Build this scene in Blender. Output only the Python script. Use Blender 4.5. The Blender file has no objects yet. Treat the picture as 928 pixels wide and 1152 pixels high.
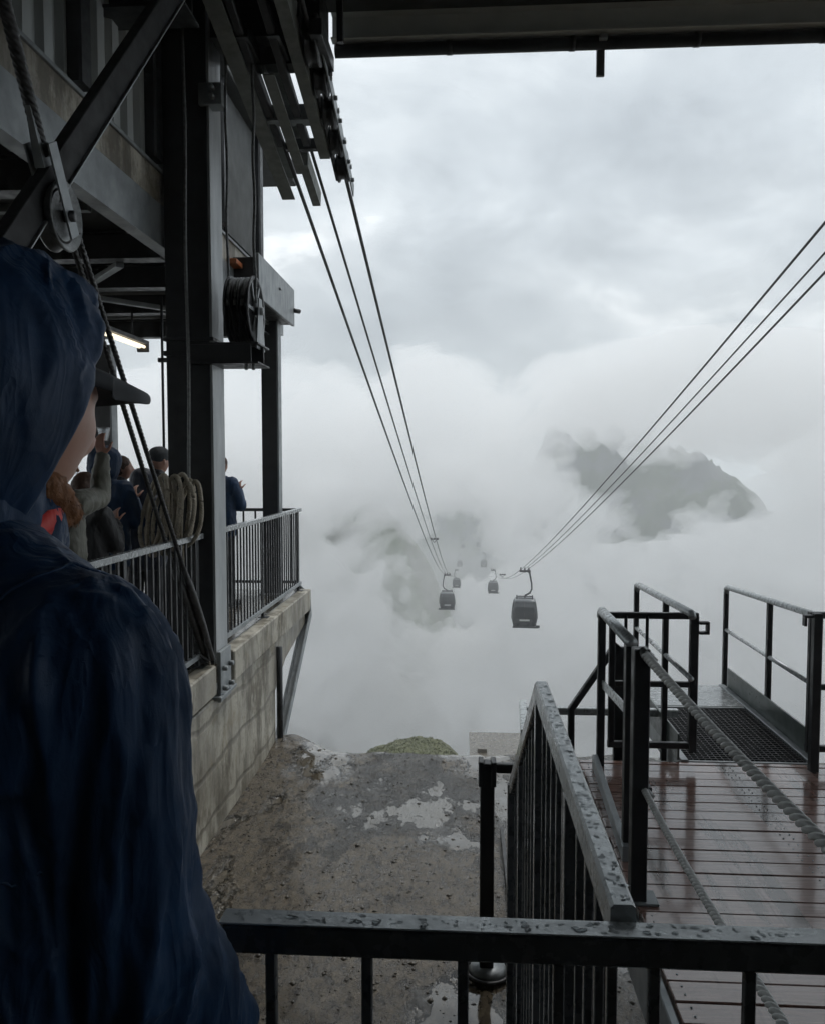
import bpy, math, random
from mathutils import Vector, Matrix, noise
random.seed(7)
S=bpy.context.scene; C=S.collection; D=bpy.data
V3=Vector
# ---------------------------------------------------------------- survey of the photo: camera basis
FX,PX0,PY0=900.0,464.0,576.0
YAW,PIT=math.atan(56/900),-math.atan(51/900)
EYE=V3((0,0,1.65))
Fw=V3((-math.sin(YAW)*math.cos(PIT),math.cos(YAW)*math.cos(PIT),math.sin(PIT)))
Rt=V3((math.cos(YAW),math.sin(YAW),0)); Up=Rt.cross(Fw)
def ray(px,py): return Fw+Rt*((px-PX0)/FX)-Up*((py-PY0)/FX)
def P(px,py,Y=None,Z=None,X=None):
    d=ray(px,py)
    if Y is not None: t=Y/d.y
    elif Z is not None: t=(Z-EYE.z)/d.z
    else: t=X/d.x
    return EYE+d*t
cd=D.cameras.new('camera'); cam=D.objects.new('camera',cd); C.objects.link(cam)
cam.location=EYE; cam.rotation_euler=(math.pi/2+PIT,0,YAW)
cd.sensor_fit='HORIZONTAL'; cd.sensor_width=36; cd.lens=36*FX/928; cd.clip_start=.02; cd.clip_end=6000
S.camera=cam
S.view_settings.view_transform='Standard'; S.view_settings.look='None'; S.view_settings.exposure=.3; S.view_settings.gamma=1
S.view_settings.use_curve_mapping=False
cy=S.cycles; cy.use_denoising=True; cy.volume_bounces=7; cy.use_adaptive_sampling=True; cy.adaptive_threshold=.03; cy.max_bounces=9; cy.diffuse_bounces=3; cy.glossy_bounces=3
cy.transmission_bounces=4; cy.transparent_max_bounces=32; cy.sample_clamp_indirect=6; cy.caustics_reflective=False; cy.caustics_refractive=False

# ---------------------------------------------------------------- tags
def tag(o,label=None,cat=None,group=None,kind=None):
    if label: o['label']=label
    if cat: o['category']=cat
    if group: o['group']=group
    if kind: o['kind']=kind
    return o
def thing(name,label,cat,loc=(0,0,0),rz=0,group=None):
    o=D.objects.new(name,None); C.objects.link(o); o.location=loc; o.rotation_euler=(0,0,rz); o.empty_display_size=.1
    return tag(o,label,cat,group)
def link(name,me,mat,parent=None,smooth=False):
    if mat is not None and not me.materials: me.materials.append(mat)
    if smooth:
        for p in me.polygons: p.use_smooth=True
    o=D.objects.new(name,me); C.objects.link(o)
    if parent is not None:
        o.parent=parent
    return o
def copy_tree(root,loc=None,label=None):
    r=root.copy(); C.objects.link(r)
    if loc is not None: r.location=loc
    if label: r['label']=label
    for ch in root.children:
        c=ch.copy(); C.objects.link(c); c.parent=r
        for g in ch.children:
            d=g.copy(); C.objects.link(d); d.parent=c
    return r

# ---------------------------------------------------------------- mesh builder
def frame(d,up=V3((0,0,1))):
    d=d.normalized()
    if abs(d.dot(up))>.98: up=V3((0,1,0))
    s=d.cross(up).normalized(); u=s.cross(d).normalized()
    return s,u
class MB:
    def __init__(s,org=(0,0,0)): s.v=[];s.f=[];s.sm=[];s.o=V3(org)
    def add(s,vs,fs,smooth=False):
        k=len(s.v); s.v+= [tuple(v) for v in vs]; s.f+=[tuple(i+k for i in f) for f in fs]; s.sm+=[smooth]*len(fs)
    def sweep(s,prof,path,up=V3((0,0,1)),smooth=False,cap=True,rfun=None,twist=0,closed=False):
        """prof: 2-D points (side, up) swept along the path"""
        n=len(prof); vs=[];fs=[]; path=[V3(p) for p in path]; m=len(path); L=0
        for i,p in enumerate(path):
            if closed: d=path[(i+1)%m]-path[i-1]
            else: d=path[min(i+1,m-1)]-path[max(i-1,0)]
            sd,u=frame(d,up)
            if i: L+=(path[i]-path[i-1]).length
            a=twist*L; ca,sa=math.cos(a),math.sin(a); r=rfun(i/(max(1,m-1))) if rfun else 1
            # mitre
            k=1.0
            for (x,y) in prof:
                X=(x*ca-y*sa)*r; Y=(x*sa+y*ca)*r
                vs.append(p+sd*X+u*Y)
        for i in range(m if closed else m-1):
            j=(i+1)%m
            for q in range(n):
                r=(q+1)%n; fs.append((i*n+q,i*n+r,j*n+r,j*n+q))
        if cap and not closed: fs.append(tuple(range(n))[::-1]); fs.append(tuple((m-1)*n+q for q in range(n)))
        s.add(vs,fs,smooth); return s
    def box(s,x0,x1,y0,y1,z0,z1,c=None):
        c=min(.004,(x1-x0)/4,(y1-y0)/4,(z1-z0)/4) if c is None else c
        # chamfered box: three rings along z
        def ring(z,k): return [(x0+k,y0,z),(x1-k,y0,z),(x1,y0+k,z),(x1,y1-k,z),(x1-k,y1,z),(x0+k,y1,z),(x0,y1-k,z),(x0,y0+k,z)] if False else None
        r=[]
        for z,e in ((z0,c),(z0+c,0),(z1-c,0),(z1,c)):
            a0,a1,b0,b1=x0+e,x1-e,y0+e,y1-e
            r+=[(a0+c,b0,z),(a1-c,b0,z),(a1,b0+c,z),(a1,b1-c,z),(a1-c,b1,z),(a0+c,b1,z),(a0,b1-c,z),(a0,b0+c,z)]
        f=[]
        for i in range(3):
            for q in range(8): f.append((i*8+q,i*8+(q+1)%8,(i+1)*8+(q+1)%8,(i+1)*8+q))
        f.append(tuple(range(8))[::-1]); f.append(tuple(range(24,32)))
        s.add(r,f); return s
    def bar(s,a,b,w,h,c=None,up=V3((0,0,1))):
        c=min(w,h)*.12 if c is None else c; x,y=w/2,h/2
        pr=[(-x+c,-y),(x-c,-y),(x,-y+c),(x,y-c),(x-c,y),(-x+c,y),(-x,y-c),(-x,-y+c)]
        return s.sweep(pr,[a,b],up)
    def rail(s,pts,w,h,up=V3((0,0,1)),c=None):
        c=min(w,h)*.12 if c is None else c; x,y=w/2,h/2
        pr=[(-x+c,-y),(x-c,-y),(x,-y+c),(x,y-c),(x-c,y),(-x+c,y),(-x,y-c),(-x,-y+c)]
        return s.sweep(pr,pts,up)
    def tube(s,pts,r,seg=12,rfun=None,cap=True):
        pr=[(r*math.cos(2*math.pi*i/seg),r*math.sin(2*math.pi*i/seg)) for i in range(seg)]
        return s.sweep(pr,pts,smooth=True,rfun=rfun,cap=cap)
    def rope(s,pts,r,pitch=.1,step=.012,strands=3,seg=15,closed=False,deep=.22):
        pp=resample(pts,step,closed)
        pr=[]
        for i in range(seg):
            t=2*math.pi*i/seg; q=r*(1-deep+deep*abs(math.cos(strands*t/2))*1.25); pr.append((q*math.cos(t),q*math.sin(t)))
        return s.sweep(pr,pp,smooth=True,twist=2*math.pi/pitch,closed=closed)
    def ibeam(s,a,b,w,h,t=.015,up=V3((0,0,1))):
        x,y=w/2,h/2; q=t*.45
        pr=[(-x,-y),(x,-y),(x,-y+t),(q,-y+t),(q,y-t),(x,y-t),(x,y),(-x,y),(-x,y-t),(-q,y-t),(-q,-y+t),(-x,-y+t)]
        return s.sweep(pr,[a,b],up)
    def cbeam(s,a,b,w,h,t=.012,flip=1,up=V3((0,0,1))):
        x,y=w/2,h/2
        pr=[(-x,-y),(x,-y),(x,-y+t),(-x+t,-y+t),(-x+t,y-t),(x,y-t),(x,y),(-x,y)]
        pr=[(flip*p[0],p[1]) for p in pr]
        if flip<0: pr=pr[::-1]
        return s.sweep(pr,[a,b],up)
    def lathe(s,prof,cen,axis,seg=32,smooth=True):
        axis=V3(axis).normalized(); a,b=frame(axis); vs=[];fs=[];m=len(prof); cen=V3(cen)
        for i in range(seg):
            t=2*math.pi*i/seg
            for (r,h) in prof: vs.append(cen+axis*h+a*(r*math.cos(t))+b*(r*math.sin(t)))
        for i in range(seg):
            j=(i+1)%seg
            for q in range(m-1): fs.append((i*m+q,i*m+q+1,j*m+q+1,j*m+q))
        s.add(vs,fs,smooth); return s
    def ball(s,c,r,seg=12,rz=None):
        rz=rz or r; n=seg//2+1
        return s.lathe([(max(1e-4,r*math.sin(math.pi*i/n)),-rz*math.cos(math.pi*i/n)) for i in range(n+1)],c,(0,0,1),seg)
    def build(s,name,mat,parent=None,smooth=False):
        me=D.meshes.new(name); me.from_pydata([(v[0]-s.o[0],v[1]-s.o[1],v[2]-s.o[2]) for v in s.v],[],s.f); me.materials.append(mat)
        me.polygons.foreach_set('use_smooth',[bool(x or smooth) for x in s.sm])
        me.update()
        return link(name,me,None,parent)
def resample(pts,step,closed=False):
    pts=[V3(p) for p in pts]; 
    if closed: pts=pts+[pts[0]]
    out=[pts[0]]; 
    for a,b in zip(pts,pts[1:]):
        n=max(1,int(round((b-a).length/step)))
        for i in range(1,n+1): out.append(a.lerp(b,i/n))
    return out[:-1] if closed else out
def sag(a,b,d,n=12):
    a,b=V3(a),V3(b); return [a.lerp(b,i/n)-V3((0,0,d*4*(i/n)*(1-i/n))) for i in range(n+1)]

# ---------------------------------------------------------------- materials
def nodes(name):
    m=D.materials.new(name); m.use_nodes=True; nt=m.node_tree; return m,nt,nt.nodes,nt.links,nt.nodes['Principled BSDF']
def ramp(N,L,src,stops):
    r=N.new('ShaderNodeValToRGB'); e=r.color_ramp.elements
    while len(e)<len(stops): e.new(.5)
    for i,(p,c) in enumerate(stops):
        e[i].position=p; e[i].color=(c,c,c,1) if isinstance(c,(int,float)) else (*c,1)
    L.new(src,r.inputs[0]); return r.outputs[0]
def noi(N,L,vec,scale,detail=5,rough=.55,dist=0):
    n=N.new('ShaderNodeTexNoise'); n.inputs['Scale'].default_value=scale; n.inputs['Detail'].default_value=detail
    n.inputs['Roughness'].default_value=rough; n.inputs['Distortion'].default_value=dist; L.new(vec,n.inputs['Vector']); return n.outputs['Fac']
def mapped(N,L,scale=(1,1,1),loc=(0,0,0),rot=(0,0,0),kind='pos'):
    if kind=='pos': g=N.new('ShaderNodeNewGeometry').outputs['Position']
    else: g=N.new('ShaderNodeTexCoord').outputs['Object']
    mp=N.new('ShaderNodeMapping'); mp.inputs['Scale'].default_value=scale; mp.inputs['Location'].default_value=loc; mp.inputs['Rotation'].default_value=rot
    L.new(g,mp.inputs[0]); return mp.outputs[0]
def bump(N,L,b,h,strength,dist):
    bn=N.new('ShaderNodeBump'); bn.inputs['Strength'].default_value=strength; bn.inputs['Distance'].default_value=dist
    L.new(h,bn.inputs['Height']); 
    if b.inputs['Normal'].links: L.new(b.inputs['Normal'].links[0].from_socket,bn.inputs['Normal'])
    L.new(bn.outputs[0],b.inputs['Normal'])
def mixc(N,L,f,a,b):
    m=N.new('ShaderNodeMixRGB')
    for i,x in ((0,f),(1,a),(2,b)):
        if isinstance(x,(int,float)): m.inputs[i].default_value=x if i==0 else (x,x,x,1)
        elif isinstance(x,tuple): m.inputs[i].default_value=(*x,1)
        else: L.new(x,m.inputs[i])
    return m.outputs[0]
def math_(N,L,op,a,b=None):
    m=N.new('ShaderNodeMath'); m.operation=op
    for i,x in ((0,a),(1,b)):
        if x is None: continue
        if isinstance(x,(int,float)): m.inputs[i].default_value=x
        else: L.new(x,m.inputs[i])
    return m.outputs[0]
def simple(name,c1,c2,rough=(.4,.7),scale=6,metal=0,bs=.15,bscale=60,bdist=.002,stretch=(1,1,1),coat=0,kind='obj',drops=0):
    m,nt,N,L,b=nodes(name); vec=mapped(N,L,stretch,kind=kind)
    f=noi(N,L,vec,scale,7,.6)
    L.new(ramp(N,L,f,[(.3,c1),(.7,c2)]),b.inputs['Base Color'])
    L.new(ramp(N,L,noi(N,L,vec,scale*1.7,5),[(.3,rough[0]),(.7,rough[1])]),b.inputs['Roughness'])
    b.inputs['Metallic'].default_value=metal
    if bs: bump(N,L,b,noi(N,L,vec,bscale,4),bs,bdist)
    if drops:
        v=N.new('ShaderNodeTexVoronoi'); v.inputs['Scale'].default_value=drops; L.new(mapped(N,L,kind=kind),v.inputs['Vector'])
        h=ramp(N,L,v.outputs['Distance'],[(.0,1.0),(.28,.7),(.36,0)]); bump(N,L,b,h,.8,.0025)
    if coat: b.inputs['Coat Weight'].default_value=coat; b.inputs['Coat Roughness'].default_value=.08
    return m
M={}
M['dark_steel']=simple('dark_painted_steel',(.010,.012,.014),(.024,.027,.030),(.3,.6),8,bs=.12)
M['rail_black']=simple('wet_black_rail',(.045,.050,.055),(.085,.092,.098),(.16,.42),14,bs=.10,coat=.4)
M['beam_pale']=simple('pale_grey_beam_paint',(.62,.66,.65),(.78,.82,.80),(.4,.6),3,bs=.1,kind='pos')
M['rail_top']=simple('wet_galvanised_rail_and_lit_top',(.36,.39,.40),(.52,.55,.56),(.18,.42),22,metal=.3,bs=.2,bscale=180)
M['matt_black']=simple('matt_black_paint',(.006,.007,.008),(.013,.015,.016),(.6,.8),8,bs=.12)
M['steel']=simple('weathered_steel',(.18,.20,.21),(.31,.335,.345),(.35,.6),5,metal=.3,bs=.15)
M['galv']=simple('galvanised_steel',(.17,.19,.20),(.30,.32,.33),(.3,.55),9,metal=.45,bs=.15,stretch=(1,1,.4))
M['beam_grey']=simple('green_grey_channel_steel',(.15,.165,.155),(.27,.29,.275),(.4,.65),9,bs=.2)
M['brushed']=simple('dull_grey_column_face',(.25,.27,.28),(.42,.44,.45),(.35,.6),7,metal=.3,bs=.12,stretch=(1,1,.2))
M['wire']=simple('wire_rope_steel',(.035,.036,.037),(.085,.085,.085),(.3,.6),40,metal=.5,bs=.1)
M['wire_grey']=simple('galvanised_wire_rope',(.10,.105,.105),(.21,.22,.22),(.28,.5),40,metal=.55,bs=.1)
M['wire_light']=simple('bright_wire_rope',(.48,.49,.48),(.68,.69,.68),(.4,.6),60,metal=.0,bs=.1)
M['hemp']=simple('pale_old_rope',(.34,.30,.23),(.55,.50,.41),(.7,.9),30,bs=.5,bscale=200)
M['rubber']=simple('black_rubber',(.008,.008,.009),(.018,.018,.02),(.4,.6),20)
M['galv_wet']=simple('wet_galvanised_top_rail',(.20,.215,.22),(.33,.35,.355),(.12,.35),16,metal=.4,bs=.15,bscale=120)
M['rustpost']=simple('rusty_post',(.10,.05,.03),(.17,.10,.06),(.6,.8),14,bs=.3)
M['green_board']=simple('grey_green_toe_board',(.055,.075,.07),(.10,.125,.115),(.25,.5),9,bs=.1)
M['orange']=simple('faded_orange_plastic',(.35,.10,.03),(.42,.14,.05),(.4,.6),9)
M['soffit']=simple('dark_roof_lining',(.03,.035,.035),(.055,.06,.06),(.6,.8),3)
M['skin']=simple('skin',(.36,.19,.135),(.47,.27,.20),(.4,.55),9,bs=.2,bscale=220,bdist=.001)
M['skin'].node_tree.nodes['Principled BSDF'].inputs['Subsurface Weight'].default_value=.15
M['beard']=simple('ginger_beard',(.16,.065,.025),(.30,.13,.05),(.5,.8),60,bs=.6,bscale=300)
M['hair']=simple('brown_hair',(.05,.025,.015),(.10,.05,.03),(.5,.7),60,bs=.6,bscale=260)
M['eye']=simple('eye_white',(.7,.7,.68),(.75,.74,.72),(.1,.2),5,bs=0)
def cloth(name,c1,c2,scale=1,rough=(.45,.65),sheen=.3):
    m=simple(name,c1,c2,rough,7,bs=.35,bscale=700,bdist=.0006)
    nt=m.node_tree;N,L=nt.nodes,nt.links;b=N['Principled BSDF']
    vec=mapped(N,L,(1,1,.45),kind='obj')
    cr=math_(N,L,'ABSOLUTE',math_(N,L,'SUBTRACT',noi(N,L,mapped(N,L,(1,1,.28),kind='obj'),15*scale,3,.5,1.2),.5))
    cr2=math_(N,L,'ABSOLUTE',math_(N,L,'SUBTRACT',noi(N,L,mapped(N,L,(1,1,.5),kind='obj'),48*scale,2,.5,.8),.5))
    bump(N,L,b,ramp(N,L,cr,[(0,1),(.12,.3),(.35,0)]),.28,.007); bump(N,L,b,ramp(N,L,cr2,[(0,1),(.15,.3),(.35,0)]),.12,.002)
    b.inputs['Sheen Weight'].default_value=sheen; b.inputs['Sheen Roughness'].default_value=.4
    return m
M['navy']=cloth('navy_nylon',(.006,.025,.062),(.011,.043,.110),rough=(.50,.65),sheen=.04); M['navy'].node_tree.nodes['Principled BSDF'].inputs['Specular IOR Level'].default_value=.3
M['navy_dark']=cloth('dark_navy_fabric',(.010,.016,.032),(.018,.028,.055))
M['black_cloth']=cloth('black_fabric',(.008,.009,.011),(.018,.019,.022))
M['olive']=cloth('grey_olive_fabric',(.10,.10,.078),(.16,.16,.125))
M['red']=cloth('bright_red_fabric',(.55,.03,.025),(.7,.05,.04))
M['cap']=simple('charcoal_cap_fabric',(.020,.024,.029),(.036,.041,.048),(.7,.9),9,bs=.3,bscale=500,bdist=.0006)
M['denim']=cloth('dark_trousers',(.012,.014,.02),(.025,.03,.04))
# wet stained board-marked concrete
def concrete(name,lines):
    m,nt,N,L,b=nodes(name); vec=mapped(N,L)
    big=noi(N,L,vec,1.3,6,.62); st=noi(N,L,mapped(N,L,(2.3,2.3,.5)),1.9,9,.68); fine=noi(N,L,vec,26,6,.6)
    col=ramp(N,L,big,[(.28,(.22,.20,.16)),(.5,(.40,.375,.31)),(.72,(.56,.535,.46))])
    col=mixc(N,L,ramp(N,L,st,[(.46,0),(.62,.75)]),col,(.085,.075,.055))
    col=mixc(N,L,ramp(N,L,fine,[(.52,0),(.7,.45)]),col,(.10,.085,.06))
    moss=noi(N,L,vec,3.1,5,.65,.4); col=mixc(N,L,ramp(N,L,moss,[(.55,0),(.68,.5)]),col,(.17,.13,.055))
    h=math_(N,L,'MULTIPLY',fine,.4)
    if lines:
        w=N.new('ShaderNodeTexWave'); w.wave_type='BANDS'; w.bands_direction='Z'; w.inputs['Scale'].default_value=lines; w.inputs['Distortion'].default_value=1.6; w.inputs['Detail'].default_value=4; w.inputs['Detail Scale'].default_value=3
        L.new(vec,w.inputs['Vector']); g=ramp(N,L,w.outputs['Fac'],[(.0,1),(.05,0)]); col=mixc(N,L,math_(N,L,'MULTIPLY',g,.5),col,(.05,.045,.035))
        h=math_(N,L,'SUBTRACT',h,g)
    sp_=noi(N,L,mapped(N,L,(1,1,.5),loc=(4,1,0)),2.4,9,.75); col=mixc(N,L,ramp(N,L,sp_,[(.50,0),(.60,.8)]),col,(.075,.06,.035))
    L.new(col,b.inputs['Base Color']); L.new(ramp(N,L,big,[(.3,.3),(.7,.75)]),b.inputs['Roughness'])
    bump(N,L,b,h,.6,.006)
    return m
M['concrete']=concrete('board_marked_concrete',.75)
M['concrete_flat']=concrete('stained_concrete',0)
M['wet_floor']=simple('wet_concrete_floor',(.06,.052,.042),(.13,.115,.09),(.06,.35),5,bs=.2,bscale=40,kind='pos')
def ground_mat():
    m,nt,N,L,b=nodes('wet_muddy_ground'); vec=mapped(N,L)
    a=noi(N,L,mapped(N,L,(1,.8,1),loc=(3.3,1.2,0)),.85,6,.55,.1)
    mid=noi(N,L,mapped(N,L,(1,.6,1)),2.6,9,.68,.08); fine=noi(N,L,mapped(N,L,(1,.55,1)),17,7,.72,.3); pb=noi(N,L,vec,70,3,.6)
    # brown mud on the left by the wall and in the middle near the steps
    sx=N.new('ShaderNodeSeparateXYZ'); L.new(vec,sx.inputs[0])
    left=N.new('ShaderNodeMapRange'); left.inputs['From Min'].default_value=-1.0; left.inputs['From Max'].default_value=-1.75; L.new(sx.outputs[0],left.inputs['Value'])
    near=N.new('ShaderNodeMapRange'); near.inputs['From Min'].default_value=6.6; near.inputs['From Max'].default_value=5.6; L.new(sx.outputs[1],near.inputs['Value'])
    mud=math_(N,L,'ADD',math_(N,L,'MULTIPLY',left.outputs[0],.05),math_(N,L,'MULTIPLY',near.outputs[0],.10))
    mudf=math_(N,L,'ADD',mud,math_(N,L,'ADD',math_(N,L,'MULTIPLY',a,.52),math_(N,L,'MULTIPLY',mid,.48)))
    mask=ramp(N,L,mudf,[(.455,0),(.55,1)])            # 0 smooth washed concrete with a film of water, 1 mud and grit
    grit=ramp(N,L,fine,[(.42,0),(.6,1)])
    smooth_c=ramp(N,L,mid,[(.3,(.105,.10,.088)),(.7,(.20,.193,.172))])
    mud_c=ramp(N,L,fine,[(.35,(.028,.020,.011)),(.5,(.098,.074,.043)),(.68,(.22,.18,.12))])
    rut=noi(N,L,mapped(N,L,(7,.35,1),loc=(.2,0,0),rot=(0,0,.12)),1.3,4,.6); rutl=ramp(N,L,rut,[(.40,1),(.48,0)]); smooth_c=mixc(N,L,math_(N,L,'MULTIPLY',rutl,.5),smooth_c,(.06,.05,.036))
    smooth_c=mixc(N,L,ramp(N,L,fine,[(.56,0),(.66,.7)]),smooth_c,(.05,.05,.045))
    pn=noi(N,L,mapped(N,L,(1,.55,1),loc=(1.7,.4,0)),1.25,5,.55); pud=ramp(N,L,pn,[(.535,0),(.585,1)])
    inv=math_(N,L,'SUBTRACT',1.0,pud)
    col=mixc(N,L,mask,smooth_c,mud_c); col=mixc(N,L,math_(N,L,'MULTIPLY',pud,.6),col,(.06,.053,.042))
    L.new(col,b.inputs['Base Color'])
    rs=ramp(N,L,noi(N,L,vec,1.9,4),[(.35,.08),(.65,.24)]); rm=ramp(N,L,fine,[(.35,.10),(.6,.55)])
    rr=mixc(N,L,mask,rs,rm); rr=mixc(N,L,pud,rr,.07); L.new(rr,b.inputs['Roughness'])
    amp=math_(N,L,'MULTIPLY',math_(N,L,'ADD',math_(N,L,'MULTIPLY',mask,1.0),.10),inv)
    clump=noi(N,L,mapped(N,L,(1,.7,1)),6.5,6,.6,.2)
    bump(N,L,b,math_(N,L,'MULTIPLY',rut,inv),.7,.06); bump(N,L,b,math_(N,L,'MULTIPLY',clump,amp),1.0,.13)
    bump(N,L,b,math_(N,L,'MULTIPLY',fine,amp),1.0,.06); bump(N,L,b,math_(N,L,'MULTIPLY',pb,amp),.8,.010)
    L.new(ramp(N,L,pud,[(0,.45),(1,.75)]),b.inputs['Coat Weight']); L.new(ramp(N,L,pud,[(0,.16),(1,.06)]),b.inputs['Coat Roughness'])
    return m
M['ground']=ground_mat()
def wood_mat():
    m,nt,N,L,b=nodes('wet_deck_wood'); vec=mapped(N,L)
    g=noi(N,L,mapped(N,L,(1.2,16,1)),5,7,.6,.3); big=noi(N,L,vec,.9,4,.6)
    sx=N.new('ShaderNodeSeparateXYZ'); L.new(vec,sx.inputs[0])
    row=math_(N,L,'FLOOR',math_(N,L,'DIVIDE',sx.outputs[1],.1)); wn=N.new('ShaderNodeTexWhiteNoise'); wn.noise_dimensions='1D'; L.new(row,wn.inputs['W'])
    c=ramp(N,L,g,[(.3,(.095,.045,.032)),(.55,(.20,.11,.085)),(.75,(.32,.21,.175))])
    c=mixc(N,L,math_(N,L,'MULTIPLY',wn.outputs['Value'],.55),c,(.40,.30,.27))
    # run-off stains below the gratings, drawn out along the slope
    st=noi(N,L,mapped(N,L,(5.5,.8,1),loc=(.4,0,0)),1.0,5,.6); stf=ramp(N,L,st,[(.54,0),(.62,.9)])
    c=mixc(N,L,stf,c,(.045,.024,.014))
    L.new(c,b.inputs['Base Color'])
    L.new(mixc(N,L,stf,ramp(N,L,big,[(.35,.08),(.7,.22)]),.2),b.inputs['Roughness'])
    b.inputs['Coat Weight'].default_value=.8; b.inputs['Coat Roughness'].default_value=.08
    bump(N,L,b,g,.25,.003); bump(N,L,b,noi(N,L,vec,60,3),.25,.0015)
    return m
M['wood']=wood_mat()
def glass(name,c=(.02,.025,.03),r=.08):
    m,nt,N,L,b=nodes(name); b.inputs['Base Color'].default_value=(*c,1); b.inputs['Roughness'].default_value=r; b.inputs['Specular IOR Level'].default_value=.7
    return m
M['water']=glass('water_drop',(.13,.145,.15),.04)
M['tint']=glass('tinted_window',(.02,.024,.028),.12)
M['water'].node_tree.nodes['Principled BSDF'].inputs['Transmission Weight'].default_value=1; M['water'].node_tree.nodes['Principled BSDF'].inputs['IOR'].default_value=1.33; M['water'].node_tree.nodes['Principled BSDF'].inputs['Base Color'].default_value=(.85,.9,.92,1); M['water'].node_tree.nodes['Principled BSDF'].inputs['Roughness'].default_value=.02
m,nt,N,L,b=nodes('clear_plastic'); b.inputs['Base Color'].default_value=(.9,.93,.95,1); b.inputs['Roughness'].default_value=.12; b.inputs['Transmission Weight'].default_value=.75; M['clear']=m
m,nt,N,L,b=nodes('lamp_tube'); b.inputs['Emission Color'].default_value=(1,.86,.62,1); b.inputs['Emission Strength'].default_value=1.15; b.inputs['Base Color'].default_value=(.8,.8,.75,1); M['lamp']=m
def corr_mat():
    m=simple('corrugated_cladding',(.38,.41,.41),(.60,.63,.62),(.35,.55),2.5,metal=.35,bs=.1,kind='pos',stretch=(1,1,.25)); return m
M['corr']=corr_mat()
M['band']=concrete('cast_concrete_band',0)
HAZE=.0015; BIAS=.64; CDEN=.045; THK=85
def HOLES(Y): return [hole(760,535,Y,135,66,1.25),hole(720,425,Y,190,38,-.9),hole(850,555,Y,55,45,.8),hole(645,515,Y,50,40,.7),hole(425,612,Y,88,65,1.2),hole(475,690,Y,98,62,1.3),hole(345,580,Y,45,45,.5),hole(560,440,Y,55,30,.7),hole(420,420,Y,35,35,.6),hole(527,608,Y,34,52,1.4)]
def TOPF(Y):
    def f(x):
        px=520+x*900/Y
        py=385-25*math.exp(-((px-480)/60)**2)+25*math.exp(-((px-600)/50)**2)-30*sst(620,800,px)
        return 1.65+(525-py)/900*Y
    return f
# ================================================================ SKY, AIR, LAND
SUN_EL,SUN_ROT=math.radians(62),math.radians(25)
def world():
    w=D.worlds.new('World'); S.world=w; w.use_nodes=True
    nt=w.node_tree; N=nt.nodes; L=nt.links; N.clear()
    out=N.new('ShaderNodeOutputWorld'); bg=N.new('ShaderNodeBackground'); bg.inputs[1].default_value=.12
    sky=N.new('ShaderNodeTexSky'); sky.sky_type='NISHITA'; sky.sun_disc=False; sky.sun_elevation=SUN_EL; sky.sun_rotation=SUN_ROT
    tc=N.new('ShaderNodeTexCoord').outputs['Generated']
    mp=N.new('ShaderNodeMapping'); mp.inputs['Scale'].default_value=(1,1,1.7); mp.inputs['Location'].default_value=(.62,.1,.35); L.new(tc,mp.inputs[0])
    a=noi(N,L,mp.outputs[0],2.1,8,.56,.5)
    b=noi(N,L,mp.outputs[0],6.5,6,.6,.4)
    f=math_(N,L,'ADD',math_(N,L,'MULTIPLY',a,.78),math_(N,L,'MULTIPLY',b,.22))
    c=ramp(N,L,f,[(.36,(3.9,4.3,4.6)),(.46,(5.0,5.45,5.75)),(.54,(6.4,6.85,7.1)),(.60,(9.4,9.7,9.8))])
    sz=N.new('ShaderNodeSeparateXYZ'); L.new(tc,sz.inputs[0])
    band=ramp(N,L,math_(N,L,'ADD',sz.outputs[2],math_(N,L,'MULTIPLY',math_(N,L,'SUBTRACT',b,.5),.35)),[(.0,.95),(.06,.72),(.17,.74),(.36,1.0)])
    mb_=N.new('ShaderNodeMixRGB'); mb_.blend_type='MULTIPLY'; mb_.inputs[0].default_value=1; L.new(c,mb_.inputs[1]); L.new(band,mb_.inputs[2]); c=mb_.outputs[0]
    mx=mixc(N,L,.94,sky.outputs[0],c)
    L.new(mx,bg.inputs[0]); L.new(bg.outputs[0],out.inputs[0])
    w.cycles.sampling_method='MANUAL'; w.cycles.sample_map_resolution=512
    sd=D.lights.new('sun','SUN'); sd.energy=1.4; sd.angle=math.radians(14); sd.color=(1,.985,.96)
    so=D.objects.new('sun',sd); C.objects.link(so)
    d=V3((math.sin(SUN_ROT)*math.cos(SUN_EL),math.cos(SUN_ROT)*math.cos(SUN_EL),math.sin(SUN_EL)))
    so.location=(0,0,300); so.rotation_euler=(-d).to_track_quat('-Z','Y').to_euler()
world()
def mk(name,v,f,mat,smooth=True):
    me=D.meshes.new(name); me.from_pydata(v,[],f); me.materials.append(mat); me.polygons.foreach_set('use_smooth',[smooth]*len(f)); me.update()
    o=D.objects.new(name,me); C.objects.link(o); return o
def grid(xs,ys,fz):
    V=[(x,y,fz(x,y)) for y in ys for x in xs]; n=len(xs); F=[]
    for j in range(len(ys)-1):
        for i in range(n-1):
            a=j*n+i; F.append((a,a+1,a+n+1,a+n))
    return V,F
def rock_mat(name,g0,g1,r0,r1):
    m,nt,N,L,b=nodes(name); vec=mapped(N,L); n=noi(N,L,vec,.045,9,.65)
    L.new(ramp(N,L,n,[(.42,g0),(.48,g1),(.54,r0),(.60,r1)]),b.inputs['Base Color']); b.inputs['Roughness'].default_value=.95
    return m
rock=rock_mat('mountain_rock',(.035,.05,.022),(.06,.075,.04),(.07,.075,.075),(.085,.088,.09))
grassm=rock_mat('mountain_grass',(.035,.055,.02),(.07,.095,.045),(.055,.075,.03),(.10,.105,.085))
def lerp(a,b,t): return a+(b-a)*t
def sst(a,b,x):
    t=min(1,max(0,(x-a)/(b-a))); return t*t*(3-2*t)
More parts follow.
